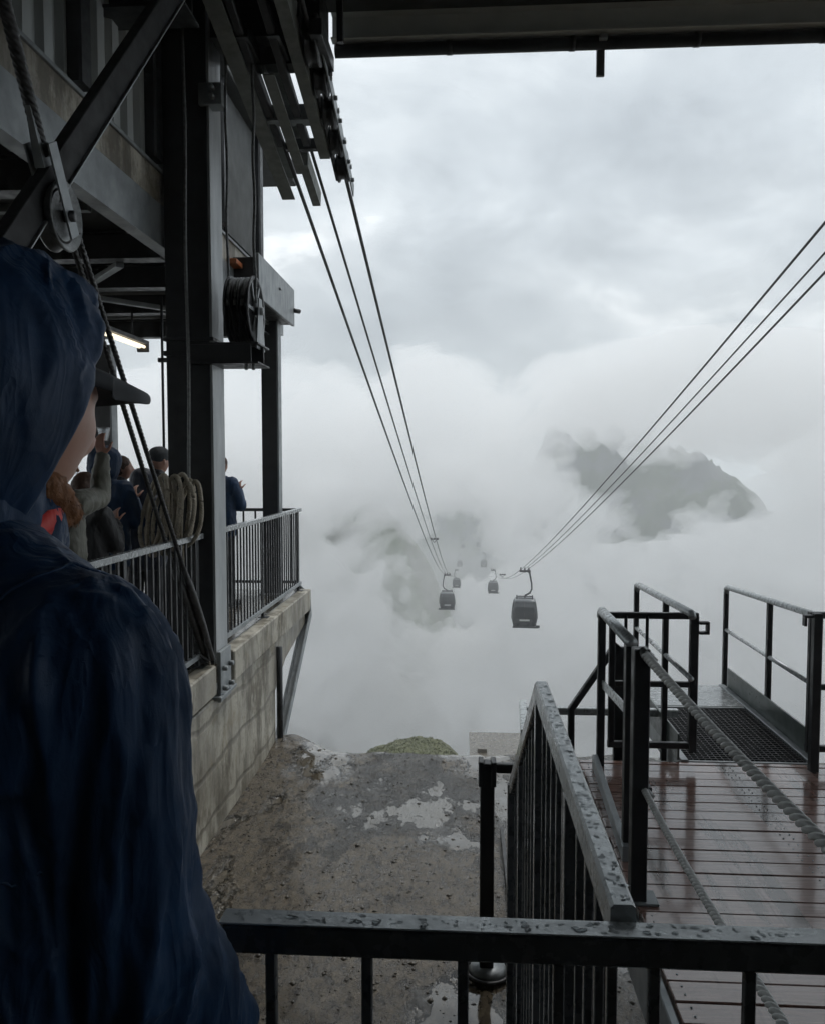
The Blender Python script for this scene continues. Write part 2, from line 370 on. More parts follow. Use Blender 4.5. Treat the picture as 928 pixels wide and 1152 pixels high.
def gz(x,y):
    e=8.33+.45*sst(-1.3,-1.9,x)+.12*noise.noise(V3((x*.9,2.2,0)))+.05*noise.noise(V3((x*5,1,0)))
    z=-1.42+.016*noise.noise(V3((x*1.3,y*1.3,0)))+.012*noise.noise(V3((x*5,y*3.6,0)))+.008*noise.noise(V3((x*11,y*8,3)))
    if y>e-.9: z+=.03*sst(e-.9,e-.2,y)*(1+.8*noise.noise(V3((x*4,y*4,6))))
    if y>e: z-=(y-e)*.85*(1 if y<40 else 1)
    if y>20: z+= 3*noise.noise(V3((x/9,y/9,1)))
    return max(z,-226)
xs=[-420,-200,-90,-40,-20,-12,-8,-5,-3]+[-2.4+.07*i for i in range(78)]+[3.4,4,5,6,8,12,20,40,90,200,420]
ys=[-300,-80,-20,-6,-2,0,1,2,2.6]+[3.0+.07*i for i in range(95)]+[10,10.6,11.5,13,16,20,27,38,55,80,110,150,200,270]
V,F=grid(xs,ys,gz); o=mk('ground',V,F,M['ground']); tag(o,kind='structure')
# mountain flanks across the valley, real slopes at 250-650 m
HILLS_R=[(130,430,95,100,194),(48,480,50,80,150),(320,560,160,120,215),(-40,660,230,70,205)]
HILLS_L=[(-56,305,96,80,203),(-130,420,90,90,212)]
def hill_z(H,ridge):
    def f(x,y):
        n=noise.fractal(V3((x/110,y/110,.3)),.85,2.2,9)*22; z=-228+n
        for (hx,hy,rx,ry,hh) in H:
            g=math.exp(-(((x-hx)/rx)**2+((y-hy)/ry)**2)); z+=hh*g+g*ridge*(.6-1.2*noise.noise(V3((x/42,y/42,4)))**2-abs(noise.noise(V3((x/30,y/30,7))))*.8)+g*ridge*.35*(1-abs(noise.noise(V3((x/13,y/13,9)))*2))
        return z
    return f
V,F=grid([-280+800*i/330 for i in range(331)],[240+520*i/220 for i in range(221)],hill_z(HILLS_R,22)); tag(mk('mountain',V,F,rock),kind='structure')
V,F=grid([-330+460*i/140 for i in range(141)],[170+400*i/120 for i in range(121)],hill_z(HILLS_L,14)); tag(mk('mountain_slope',V,F,grassm),kind='structure')
# grassy knoll just beyond the edge of the yard
gm=simple('wet_grass',(.07,.078,.038),(.125,.13,.072),(.7,.9),1.6,bs=.8,bscale=9,bdist=.1,kind='pos')
kc=P(468,843,Y=26)
def kz(x,y):
    dx=(x-kc.x)/(1.9 if x<kc.x else 1.35); dy=(y-kc.y)/3.2
    h=1.0-(abs(dx)**1.5+dy*dy)
    return kc.z-.24+.50*(h-1)-(1.2*max(0,abs(dx)-.9))+.20*noise.noise(V3((x*1.9,y*1.6,2)))+.07*noise.noise(V3((x*8,y*6,2)))
V,F=grid([kc.x-2.4+4.8*i/90 for i in range(91)],[kc.y-5+10*i/50 for i in range(51)],kz); tag(mk('grassy_hill',V,F,gm),kind='structure')
V=[];F=[];random.seed(3)
for k in range(7000):
    x=kc.x+random.uniform(-2.1,2.1); y=kc.y+random.uniform(-3.4,3.4); z=kz(x,y); h=random.uniform(.02,.07); a=random.uniform(0,6.28); w=.02
    i=len(V); lx,ly=random.uniform(-.06,.06),random.uniform(-.06,.06)
    V+=[(x-w*math.cos(a),y-w*math.sin(a),z-.01),(x+w*math.cos(a),y+w*math.sin(a),z-.01),(x+lx,y+ly,z+h)]; F.append((i,i+1,i+2))
tag(mk('grass',V,F,gm,False),'short wet grass growing on the knoll beyond the yard edge','grass',kind='stuff')
# mist: one closed box of even air
def vol(name,dens,col):
    m=D.materials.new(name); m.use_nodes=True; nt=m.node_tree; nt.nodes.remove(nt.nodes['Principled BSDF'])
    v=nt.nodes.new('ShaderNodeVolumePrincipled'); v.inputs['Color'].default_value=(*col,1); v.inputs['Density'].default_value=dens
    nt.links.new(v.outputs[0],nt.nodes['Material Output'].inputs['Volume']); return m
x0,x1,y0,y1,z0,z1=-520,620,-340,860,-262,64
o=mk('haze',[(x,y,z) for x in(x0,x1) for y in(y0,y1) for z in(z0,z1)],[(0,1,3,2),(4,6,7,5),(0,4,5,1),(2,3,7,6),(0,2,6,4),(1,5,7,3)],vol('haze',HAZE,(.965,.985,1)),False); tag(o,kind='stuff')
# cloud bank drifting through the valley: a closed body of varying thickness with gaps
def cloud(name,Yc,dens,x0,x1,z0,z1,nx,nz,thick,seed,holes,scale,topf,bias):
    V=[];B=[]
    for j in range(nz):
        for i in range(nx):
            x=x0+(x1-x0)*i/(nx-1); z=z0+(z1-z0)*j/(nz-1)
            q=V3((x/scale,z/scale*1.15,seed))
            w=V3((noise.noise(q*1.3+V3((5,0,0))),noise.noise(q*1.3+V3((0,7,0))),0))*.4
            n=noise.fractal(q+w,.7,2.15,8)
            c=(1-abs(noise.noise((q+w)*2.2))*2)*.5+.3*(1-abs(noise.noise((q+w)*5.1))*2)+.18*(1-abs(noise.noise((q+w)*11))*2)
            t=bias+n*.92+c*.52
            for (hx,hz,rx,rz,amt) in holes:
                d=math.hypot((x-hx)/rx,(z-hz)/rz)+.42*noise.noise(q*2.1+V3((1,2,3)))+.22*noise.noise(q*5.3)+.10*noise.noise(q*12); t-=amt*(1-sst(0,1.4,d))
            tp=topf(x); t-=1.8*sst(tp-12,tp+10,z+13*n+7*c)
            e=min(i,nx-1-i,j,nz-1-j)/6; t-=2*(1-min(1,e))
            t=max(0,t); t=t*t/(t+.12)
            T=thick*min(t,1.5)
            yo=Yc+18*noise.noise(V3((x/60,z/60,seed+3)))
            V.append((x,yo-T*.42,z)); B.append((x,yo+T*.58+.02,z))
    k=nx*nz; A=V+B; F=[]
    for j in range(nz-1):
        for i in range(nx-1):
            a=j*nx+i
            if max(B[a][1]-V[a][1],B[a+1][1]-V[a+1][1],B[a+nx][1]-V[a+nx][1],B[a+nx+1][1]-V[a+nx+1][1])<.05: continue
            F.append((a,a+1,a+nx+1,a+nx)); F.append((k+a,k+a+nx,k+a+nx+1,k+a+1))
    bd={}
    for f in F:
        for q in range(4):
            e=(f[q],f[(q+1)%4]); bd[e]=bd.get(e,0)+1
    for e in list(bd):
        if e[0]<k and e[1]<k and (e[1],e[0]) not in bd: F.append((e[1],e[0],e[0]+k,e[1]+k))
    o=mk(name,A,F,vol('cloud',dens,(.998,.999,1)),False); tag(o,kind='stuff'); return o
def hole(px,py,Y,rpx,rpz,amt):
    p=P(px,py,Y=Y); return (p.x,p.z,rpx*Y/900,rpz*Y/900,amt)
Yc=225
cloud('cloud_bank',Yc,CDEN,-190,165,-165,80,340,245,THK,2.3,HOLES(Yc),34,TOPF(Yc),BIAS)

p0,p1=P(360,800,Y=262),P(670,560,Y=262)
cloud('cloud_bank',262,.009,p0.x,p1.x,p0.z,p1.z,130,120,52,7.7,[],26,lambda x:1.65+(525-580)/900*262+7*noise.noise(V3((x/22,1,1))),.55)
# ================================================================ STATION
XW=-2.05                       # face of the concrete wall
# --- left platform: slab, wall below it
t=thing('concrete_platform','stained concrete platform and board marked wall carrying the waiting passengers','platform',(XW,5,-1.4))
def bp(name,mb,mat,par,**k):
    mb.o=V3(par.location); return mb.build(name,mat,par,**k)
mb=MB(); mb.box(-8.5,-2.17,-2.5,10.55,-.28,0,.01); bp('floor_slab',mb,M['wet_floor'],t)
mb=MB(); mb.box(-2.168,-2.02,6.95,10.56,-.27,.012,.012); bp('edge_beam',mb,M['concrete_flat'],t)
mb=MB(); mb.box(-2.168,-2.03,-2.5,6.45,-.25,.004,.012); bp('edge_beam',mb,M['concrete_flat'],t)
mb=MB(); mb.box(-2.6,XW,-2.5,8.60,-1.6,-.282,.012); bp('wall',mb,M['concrete'],t)
mb=MB(); pr=[(8.602,-.284),(10.35,-.284),(10.35,-.42),(9.2,-.60),(8.602,-.86)]
v=[(x,y,z) for x in (-2.3,-2.065) for y,z in pr]; n=5
mb.add(v,[tuple(range(n)),tuple(range(n,2*n))[::-1]]+[(i,i+n,(i+1)%n+n,(i+1)%n) for i in range(n)]); bp('haunch',mb,M['concrete_flat'],t)
mb=MB(); mb.tube([(-2.02,8.68,-1.5),(-2.02,8.68,-.35)],.035,10); bp('drain_pipe',mb,M['dark_steel'],t)
# strut beneath the corner
t=thing('steel_strut','cranked galvanised strut running from platform corner down to the muddy ground','strut',(-2.03,8.72,-1.45))
mb=MB(); a=P(330,657,Y=10.72);b_=P(345,672,Y=10.62);b2=P(346,690,Y=10.50);c=P(312,846,Y=8.86)
mb.sweep([(-.05,-.055),(.05,-.055),(.05,-.04),(-.035,-.04),(-.035,.04),(.05,.04),(.05,.055),(-.05,.055)],[a,b_,b2,c+(c-b2).normalized()*.35],up=V3((1,0,0))); bp('bracket_arm',mb,M['steel'],t)
mb=MB(); mb.box(c.x-.07,c.x+.07,c.y-.12,c.y+.12,c.z-.03,c.z+.015); mb.tube([c+V3((.05,-.06,.12)),c+V3((.13,-.06,.12))],.018,8); bp('foot_plate',mb,M['steel'],t)

# --- upper storey on the left
t=thing('upper_storey','corrugated clad upper storey with concrete band and grey edge beam above passengers','building',(-2.2,4,3.2))
XU=-2.46
mb=MB(); pts=[];y=-.6
while y<9.55:
    pts+=[(XU-.09,y),(XU-.09,y+.085),(XU-.045,y+.11),(XU-.045,y+.215)]; y+=.24
z0,z1=4.095,5.52
vs=[(x,yy,z) for (x,yy) in pts for z in (z0,z1)]+[(x-.01,yy,z) for (x,yy) in pts for z in (z0,z1)]; k=len(pts)*2
fs=[]
for i in range(len(pts)-1): a=2*i; fs.append((a,a+2,a+3,a+1)); fs.append((k+a,k+a+1,k+a+3,k+a+2))
mb.add(vs,fs); bp('cladding',mb,M['corr'],t)
mb=MB(); mb.box(XU-.12,XU-.012,-.8,9.6,4.06,4.094); mb.box(XU-.03,XU+.017,-.8,9.6,4.035,4.065,.003); bp('flashing',mb,M['steel'],t)
mb=MB(); mb.box(XU-.4,XU-.005,-.8,9.6,3.79,4.059); bp('concrete_band',mb,M['band'],t)
mb=MB(); mb.cbeam((XU-.06,-.8,3.62),(XU-.06,11.0,3.62),.12,.335,.018,flip=-1); bp('edge_beam',mb,M['steel'],t)
XF=-2.2
mb=MB(); mb.box(XF-.03,XF+.012,8.62,10.45,3.48,3.95,.005); mb.tube([(XF+.0,9.6,3.78),(XF+.03,9.6,3.78)],.02,8); bp('fascia',mb,M['galv'],t)
mb=MB(); mb.tube([(XF,10.4,3.68),(XF+.07,10.49,3.68)],.03,8); mb.ibeam((XF-.35,8.6,3.40),(XF-.35,10.42,3.40),.2,.15); mb.box(XF-.5,XF-.031,8.6,10.45,3.50,3.9); bp('canopy_beam',mb,M['dark_steel'],t)
mb=MB(); mb.box(-7.5,XU-.42,-.8,11.2,3.70,3.80); bp('floor_deck',mb,M['soffit'],t)
for y in (1.7,3.5,5.2,6.9,8.0,9.3,11.0):
    mb=MB(); mb.ibeam((-7.4,y,3.56),(XU-.13,y,3.56),.16,.24); bp('floor_joist',mb,M['dark_steel'],t)
for i in range(16):
    mb=MB(); mb.box(-7.4,XU-.45,-.5+.74*i,-.43+.74*i,3.64,3.698); bp('ceiling_batten',mb,M['steel'],t)
for (a,b_) in (((-3.0,6.95,3.42),(-5.0,9.25,3.42)),((-5.0,6.95,3.42),(-3.0,9.25,3.42))):
    mb=MB(); mb.bar(a,b_,.07,.05); bp('wind_brace',mb,M['steel'],t)
for y in (5.15,6.4,8.1,9.55):
    mb=MB(); mb.bar((XU-.02,y,4.096),(XU-.02,y,5.525),.13 if y<7 else .2,.16); bp('wall_post',mb,M['dark_steel'],t)
mb=MB(); mb.box(XU+.0,XU+.03,8.25,9.42,4.07,5.5); bp('dark_panel',mb,M['soffit'],t)
mb=MB(); q=P(262,290,X=XU+.06); q2=P(276,308,X=XU+.06); mb.box(XU+.0,XU+.10,q.y,q2.y+.1,q2.z,q.z); bp('junction_box',mb,M['orange'],t)

# --- roof over the landing
t=thing('station_roof','dark station roof with grey front beam and black gutter across the sky','roof',(1.5,5,5.5))
ZR=1.65+3.88
mb=MB(); mb.box(-7.6,7.5,-3.0,7.02,ZR,ZR+.25,.01); bp('roof_deck',mb,M['soffit'],t)
mb=MB(); mb.box(-7.6,-2.30,7.03,11.2,ZR,ZR+.25,.01); bp('roof_deck',mb,M['soffit'],t)
mb=MB(); mb.cbeam((-1.14,7.09,ZR-.085),(7.4,7.09,ZR-.085),.10,.23,.012); bp('front_beam',mb,M['beam_pale'],t)
mb=MB(); mb.tube([(-1.12,7.15,ZR-.255),(7.4,7.15,ZR-.255)],.055,14); 
for x in (-.15,.9,1.95,3.0): mb.tube([(x,7.15,ZR-.255),(x+.05,7.15,ZR-.255)],.06,14)
bp('gutter',mb,M['dark_steel'],t)
mb=MB(); q=P(680,58,Y=7.0); mb.box(q.x-.035,q.x+.035,7.20,7.23,q.z-.10,q.z+.18); mb.box(q.x-.035,q.x+.035,7.05,7.20,q.z+.14,q.z+.18); bp('gutter_bracket',mb,M['steel'],t)
for y in (-1,1.4,3.6):
    mb=MB(); mb.ibeam((-7,y,ZR-.16),(7.4,y,ZR-.16),.2,.3); bp('rafter',mb,M['dark_steel'],t)
mb=MB(); mb.ibeam((-7,5.75,ZR-.36),(-1.92,5.75,ZR-.36),.3,.66,.02); bp('girder',mb,M['dark_steel'],t)
mb=MB(); mb.box(-2.35,-1.15,6.55,7.0,ZR-.42,ZR-.003); bp('girder',mb,M['dark_steel'],t)
# rear wall of the landing behind the viewer
t=thing('rear_wall','dark rear wall of the landing behind the viewer','wall',(0,-3.1,0))
mb=MB(); mb.box(-7.6,7.5,-3.25,-3.02,-1.4,ZR+.2); bp('wall_panel',mb,M['soffit'],t)
# --- columns
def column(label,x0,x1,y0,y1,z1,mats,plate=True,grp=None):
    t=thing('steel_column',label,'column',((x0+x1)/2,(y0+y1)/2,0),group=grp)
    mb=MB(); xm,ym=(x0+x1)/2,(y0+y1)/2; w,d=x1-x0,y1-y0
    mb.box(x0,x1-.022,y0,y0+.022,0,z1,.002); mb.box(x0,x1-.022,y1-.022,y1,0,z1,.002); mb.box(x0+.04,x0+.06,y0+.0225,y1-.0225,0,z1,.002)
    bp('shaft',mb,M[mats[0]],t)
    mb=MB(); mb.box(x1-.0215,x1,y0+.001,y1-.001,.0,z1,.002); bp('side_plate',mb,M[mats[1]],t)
    if plate:
        mb=MB(); mb.box(x0-.04,x1+.05,y0-.05,y1+.04,-.02,.016)
        for sx in (x0-.01,x1+.02):
            for sy in (y0-.02,y1+.01): mb.tube([(sx,sy,.016),(sx,sy,.05)],.014,6)
        bp('base_plate',mb,M['steel'],t)
    return t
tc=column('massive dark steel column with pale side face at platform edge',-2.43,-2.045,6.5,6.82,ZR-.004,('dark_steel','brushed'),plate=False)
mb=MB(); mb.box(-2.45,-2.03,6.48,6.84,2.56,2.60); mb.box(-2.45,-2.03,6.48,6.84,2.68,2.71); bp('clamp_band',mb,M['dark_steel'],tc)
mb=MB(); mb.box(-2.50,-1.99,6.44,6.90,-.30,-.27); mb.box(-2.042,-2.01,6.50,6.80,-.33,.10)
for yy in (6.56,6.74): mb.tube([(-2.01,yy,-.05),(-1.97,yy,-.05)],.022,6); mb.tube([(-2.01,yy,-.22),(-1.97,yy,-.22)],.022,6)
bp('base_bracket',mb,M['steel'],tc)
mb=MB(); q=P(237,40,Y=6.6); mb.box(-2.12,-1.93,6.46,6.60,4.55,4.72); 
for dz in (4.6,4.67): mb.tube([(-2.0,6.40,dz),(-2.0,6.46,dz)],.022,6)
bp('bolted_bracket',mb,M['steel'],tc)
a=P(294,400,Y=10.15);b_=P(313,400,Y=10.15)
column('slim dark column standing at the far platform corner',a.x,b_.x,10.15,10.33,3.55,('dark_steel','steel'))
a=P(104,480,Y=10.15);b_=P(126,480,Y=10.15)
column('slim dark column deep inside the platform left of the lit lamp',a.x,b_.x,10.15,10.33,3.22,('dark_steel','steel'))
# hanging rod left of the big column
t=thing('hanging_rod','thin black rod hanging from the ceiling left of the massive column','rod',P(180,385,Y=7.4))
mb=MB(); a=P(180.5,270,Y=7.4); mb.tube([(a.x,a.y,3.24),(a.x,a.y,1.75)],.013,8); z=P(180,405,Y=7.4).z; mb.box(a.x-.04,a.x+.05,a.y-.02,a.y+.02,z-.02,z+.02); bp('rod',mb,M['dark_steel'],t)
# strip lamp
t=thing('strip_lamp','lit fluorescent strip lamp hanging beneath the platform ceiling','lamp',(-3.34,7.5,2.9))
mb=MB(); mb.box(-3.40,-3.28,6.85,8.25,2.925,2.965); mb.box(-3.40,-3.28,6.83,6.85,2.85,2.965); mb.box(-3.40,-3.28,8.25,8.29,2.85,2.965)
for yy in (7.1,8.0): mb.tube([(-3.34,yy,2.965),(-3.34,yy,3.23)],.01,6)
bp('housing',mb,M['dark_steel'],t)
for xx in (-3.365,-3.315):
    mb=MB(); mb.tube([(xx,6.86,2.90),(xx,8.24,2.90)],.016,10); bp('tube',mb,M['lamp'],t)
# diagonal brace in the foreground
a=P(205,-28,Y=5.35);b_=P(-20,318,Y=3.35)
t=thing('diagonal_brace','black diagonal steel brace crossing in front of the corrugated cladding','brace',b_)
mb=MB(); mb.bar(a,b_,.07,.135,.004); bp('member',mb,M['matt_black'],t)
d=(b_-a).normalized(); sd,u=frame(d)
mb=MB(); o_=-u*.073 ; mb.bar(a+o_,b_+o_,.10,.008); bp('lower_flange',mb,M['brushed'],t)

# --- saddle frame: three sloping channels on a common slope
SL=-.226
def sp(X,Y,dz=0): return V3((X,Y,1.65+4.74+SL*Y+dz))
t=thing('cable_saddle','grey channel steel cable saddle frame hanging from the roof','saddle frame',sp(-1.6,6.5,.3))
def chan(x,y0,y1,w,h,flip,m='beam_grey',n='channel'):
    mb=MB(); mb.cbeam(sp(x,y0,h/2),sp(x,y1,h/2),w,h,.014,flip=flip); bp(n,mb,M[m],t)
chan(-1.835,4.6,8.54,.135,.26,1); chan(-1.605,6.72,8.09,.10,.22,1); chan(-1.33,5.6,7.86,.10,.26,-1); chan(-1.56,7.95,8.66,.085,.16,-1)
mb=MB(); mb.box(-1.9,-1.2,7.28,7.42,sp(0,7.35).z+.03,sp(0,7.35).z+.17); bp('cross_tie',mb,M['steel'],t)
mb=MB(); mb.box(-1.7,-1.15,7.75,7.83,sp(0,7.8).z+.06,sp(0,7.8).z+.16); bp('cross_tie',mb,M['dark_steel'],t)
mb=MB(); mb.box(-1.78,-1.15,6.7,6.85,sp(0,6.75).z+.1,sp(0,6.75).z+.24); bp('cross_tie',mb,M['dark_steel'],t)
for x in (-1.72,-1.47,-1.14):
    mb=MB(); mb.box(x-.05,x+.05,6.3,6.9,sp(x,6.6).z+.08,ZR-.43); bp('hanger_plate',mb,M['dark_steel'],t)
# curved saddle shoes under the two track ropes
for x in (-1.733,-1.483):
    mb=MB(); mb.rail([sp(x,5.0+i*.34,.045+.012*abs(i-5)) for i in range(9)],.07,.07); bp('saddle_shoe',mb,M['dark_steel'],t)
# roller train at the right side of the frame
t2=thing('roller_train','train of black guide rollers with perforated side plate beside the saddle','roller train',sp(-1.21,7.3,.1))
mb=MB(); mb.bar(sp(-1.135,6.45,.16),sp(-1.135,8.42,.02),.012,.13); 
for i in range(7): mb.tube([sp(-1.13,6.6+i*.27,.14-.02*i),sp(-1.10,6.6+i*.27,.14-.02*i)],.022,8)
bp('side_plate',mb,M['steel'],t2)
mb=MB(); mb.bar(sp(-1.27,6.3,.20),sp(-1.27,8.2,.05),.02,.12); bp('rocker_beam',mb,M['dark_steel'],t2)
for i,yy in enumerate((6.55,6.95,7.35,7.75,8.15)):
    c=sp(-1.205,yy,.15-.01*i); r=.17 if i<1 else .13
    mb=MB(); mb.lathe([(.03,-.05),(r+.02,-.05),(r+.02,-.035),(r-.01,-.02),(r-.01,.02),(r+.02,.035),(r+.02,.05),(.03,.05)],c,(1,0,0),28); w=bp('roller',mb,M['dark_steel'],t2)
    mb=MB(); mb.tube([c-V3((.07,0,0)),c+V3((.09,0,0))],.025,10); mb.o=V3(t2.location); mb.build('axle_bolt',M['steel'],w)
mb=MB(); q=P(382,24,Y=6.6); mb.bar((q.x,6.6,ZR-.01),(q.x,6.65,sp(0,6.65).z+.2),.05,.06); bp('hanger_plate',mb,M['dark_steel'],t2)

# --- ropeway cables
def cable(name,label,pts,r,grp,mat='wire',seg=8):
    pts=[V3(p) for p in pts]; mb=MB(pts[0]); mb.tube(pts,r,seg); o=mb.build(name,M[mat]); o.location=pts[0]; tag(o,label,'cable',grp); return o
def line(p0,p1,s,n=30): return sag(p0,p1,s,n)
L1=P(503,646,Y=110); 
LG='cables of the left line'; RG='cables of the right line'
for (x,l,dx) in ((-1.733,'leftmost cable of the three leaving the saddle frame',-.32),(-1.483,'middle cable of the three leaving the saddle frame',0),(-1.212,'rightmost cable of the three leaving past the roller train',.32)):
    a=V3((x,4.2,1.65+2.854+.226*4.8)); b_=V3((x,9,1.65+2.854)); e=L1+V3((dx,0,.05))
    pts=[a,b_]+line(b_,e,1.0,26)[1:]
    if dx==0: # the hauling rope carries on from car to car
        pass
    cable('ropeway_cable',l,pts,.021 if dx else .017,LG)
R1=P(590,641,Y=68)
for (px,py,X,l,dx) in ((928,250,5.3,'topmost of the three cables crossing the sky on the right',-.28),(928,284,5.6,'middle one of the three cables crossing the sky on the right',0),(928,306,5.9,'lowest of the three cables crossing the sky on the right',.28)):
    a=P(px,py,X=X); e=R1+V3((dx,0,.05)); d=(a-e).normalized()
    pts=[a+d*6]+line(a,e,.35,20); cable('ropeway_cable',l,pts,.021 if dx else .017,RG)
# onward spans, dipping between the cars
LC=[P(503,646,Y=110),P(513.5,641,Y=215),P(517,624,Y=320),P(520.5,607,Y=440),P(522,583,Y=600)]
RC=[P(590,641,Y=68),P(554.5,641,Y=165),P(544,622,Y=270),P(538,605,Y=420),P(535,583,Y=600)]
for side,CC,w in (('left',LC,'the left line of gondolas'),('right',RC,'the right line of gondolas')):
    for dx,nm in ((-.3,'outer'),(.3,'inner')):
        pts=[CC[0]+V3((dx,0,.05))]
        for a,b_ in zip(CC,CC[1:]): pts+=sag(a+V3((dx,0,.05)),b_+V3((dx,0,.05)),1.3 if a is RC[0] else 1.0,10)[1:]
        cable('ropeway_cable','%s far cable dipping from car to car along %s'%(nm,w),pts,.024,'far spans of the ropeway cables',seg=6)
# --- hangs on the line: spacer clamp
def clamp(c,label):
    t=thing('cable_clamp',label,'clamp',c)
    mb=MB(); mb.bar(c+V3((-.36,0,.05)),c+V3((.36,0,.05)),.09,.09); mb.bar(c+V3((-.3,0,.05)),c+V3((0,0,-.32)),.06,.06); mb.bar(c+V3((.3,0,.05)),c+V3((0,0,-.32)),.06,.06); bp('yoke',mb,M['dark_steel'],t)
    for x in (-.34,0,.34):
        mb=MB(); q=c+V3((x,0,.07)); mb.lathe([(.02,-.05),(.12,-.05),(.09,0),(.12,.05),(.02,.05)],q,(0,1,0),14); bp('jaw',mb,M['dark_steel'],t)
clamp(P(488.5,607,Y=84),'small spacer clamp joining the left cables above the first left car')
clamp(P(565,647,Y=120),'small spacer clamp on the slack cables between the two nearest right cars')
# --- gondolas
def gondola():
    t=thing('gondola','','cable car',(0,0,0))
    def ring(z,w,d,c=.22,n=5):
        pts=[]
        for (sx,sy,a0) in ((1,1,0),(-1,1,90),(-1,-1,180),(1,-1,270)):
            for i in range(n):
                a=math.radians(a0+90*i/(n-1)); pts.append((sx*(w-c)+c*math.cos(a),sy*(d-c)+c*math.sin(a),z))
        return pts
    def loft(rings,cap=True):
        mb=MB(); n=len(rings[0]); vs=[p for r in rings for p in r]; fs=[]
        for j in range(len(rings)-1):
            for q in range(n): fs.append((j*n+q,j*n+(q+1)%n,(j+1)*n+(q+1)%n,(j+1)*n+q))
        if cap: fs+=[tuple(range(n))[::-1],tuple(range((len(rings)-1)*n,len(rings)*n))]
        mb.add(vs,fs); return mb
    H=-4.75 # floor below the rope
    prof=[(0,.86),(.12,.95),(.45,1.03),(.75,1.08)]
    loft([ring(H+z,w,w*1.05) for z,w in prof]).build('lower_shell',MG['shell'],t)
    loft([ring(H+z,w,w*1.05) for z,w in ((.752,1.075),(1.2,1.05),(1.7,.97),(2.12,.86))]).build('window_band',M['tint'],t)
    loft([ring(H+z,w,w*1.05,.2) for z,w in ((2.122,.87),(2.22,.85),(2.30,.74))]).build('roof',MG['roof'],t)
    # door and corner frames standing proud of the glass
    mb=MB()
    for sy in (-1,1):
        for x in (-.80,.0,.80):
            mb.rail([(x*1.02,sy*1.10*1.0,H+.74),(x,sy*1.085,H+1.2),(x*.94,sy*1.00,H+1.72),(x*.86,sy*.885,H+2.13)],.05,.05)
    for sx in (-1,1):
        for y in (-.8,0,.8): mb.rail([(sx*1.085,y,H+.74),(sx*1.06,y,H+1.2),(sx*.98,y*.95,H+1.72),(sx*.87,y*.88,H+2.13)],.05,.05)
    mb.build('window_frame',MG['frame'],t)
    mb=MB(); mb.box(-.42,.42,-1.125,-1.09,H+.55,H+.70); mb.build('light_bumper',MG['pale'],t)
    mb=MB(); mb.box(-1.0,1.12,-1.42,-1.12,H+.02,H+.10); mb.box(-.95,-.90,-1.4,-1.12,H+.1,H+.4); mb.box(.90,.95,-1.4,-1.12,H+.1,H+.4); mb.box(.95,1.25,-1.4,-1.15,H+.05,H+.24); mb.build('ski_rack',MG['frame'],t)
    for y in (-.5,.42):
        mb=MB(); mb.box(-.72,.72,y,y+.08,H+2.36,H+2.44)
        for x in (-.7,.62): mb.box(x,x+.08,y-.003,y+.083,H+2.22,H+2.5)
        mb.build('roof_rail',MG['frame'],t)
    # people inside read as dark shapes through the glass -> seats back
    mb=MB(); mb.rail([(.0,0,H+2.25),(.05,0,H+2.55),(.45,0,H+2.78),(.60,0,H+3.1),(.58,0,H+3.6),(.42,0,H+4.45),(.25,0,H+4.68)],.13,.15); mb.build('hanger_arm',MG['frame'],t)
    mb=MB(); mb.bar((-.45,0,.0-.12),(.5,0,-.12),.16,.16); mb.bar((0,-.7,-.08),(0,.7,-.08),.14,.14); ca=mb.build('carriage',MG['frame'],t)
    for x in (-.34,.0,.34):
        for y in (-.45,.45):
            mb=MB(); mb.lathe([(.02,-.06),(.17,-.06),(.12,0),(.17,.06),(.02,.06)],(x,y,.0),(1,0,0),14); mb.build('wheel',M['rubber'],ca)
    return t
MG={'shell':simple('cabin_dark_shell',(.022,.027,.033),(.03,.036,.043),(.2,.35),2,bs=0),'roof':simple('cabin_wet_roof',(.10,.11,.12),(.16,.17,.18),(.25,.4),2,bs=0),
    'frame':simple('cabin_frame',(.012,.014,.017),(.02,.023,.027),(.3,.5),3,bs=0),'pale':simple('cabin_pale_trim',(.45,.47,.46),(.55,.57,.55),(.3,.4),3,bs=0)}
GL=[(RC[0],'nearest and largest gondola, hanging on the right line',1),(LC[0],'nearest gondola of the left line, second largest of all',-1),
 (RC[1],'second gondola of the right line, next beyond the largest one',1),(LC[1],'second gondola of the left line, just beyond its nearest car',-1),
 (RC[2],'third gondola of the right line, small and grey in the mist',1),(LC[2],'third gondola of the left line, small and grey in the mist',-1),
 (RC[3],'fourth gondola of the right line, faint in thick mist',1),(LC[3],'fourth gondola of the left line, faint in thick mist',-1),
 (RC[4],'farthest right gondola, barely visible topmost in the mist',1),(LC[4],'farthest left gondola, barely visible topmost in the mist',-1)]
g0=gondola(); g0['group']='gondolas on the ropeway'
for i,(p,l,s) in enumerate(GL):
    o=g0 if i==0 else copy_tree(g0)
    o.location=p; o['label']=l; o.scale=(s,1,1); o.rotation_euler=(0,0,math.radians((-4,3,-3,2)[i%4]))
# concrete hut roof far off, low in the mist
q=P(553,851,Y=34)
t=thing('concrete_hut','low grey concrete hut just beyond the yard edge, blurred by mist','hut',(q.x,q.y,q.z-1.2))
mb=MB(); mb.box(q.x-.85,q.x+1.6,q.y,q.y+3,q.z-1.6,q.z-.12); bp('wall',mb,M['wet_floor'],t)
mb=MB(); mb.box(q.x-.95,q.x+1.7,q.y-.12,q.y+3.1,q.z-.12,q.z); mb.box(q.x-.6,q.x-.2,q.y+.4,q.y+.9,q.z,q.z+.16); bp('roof',mb,M['wet_floor'],t)
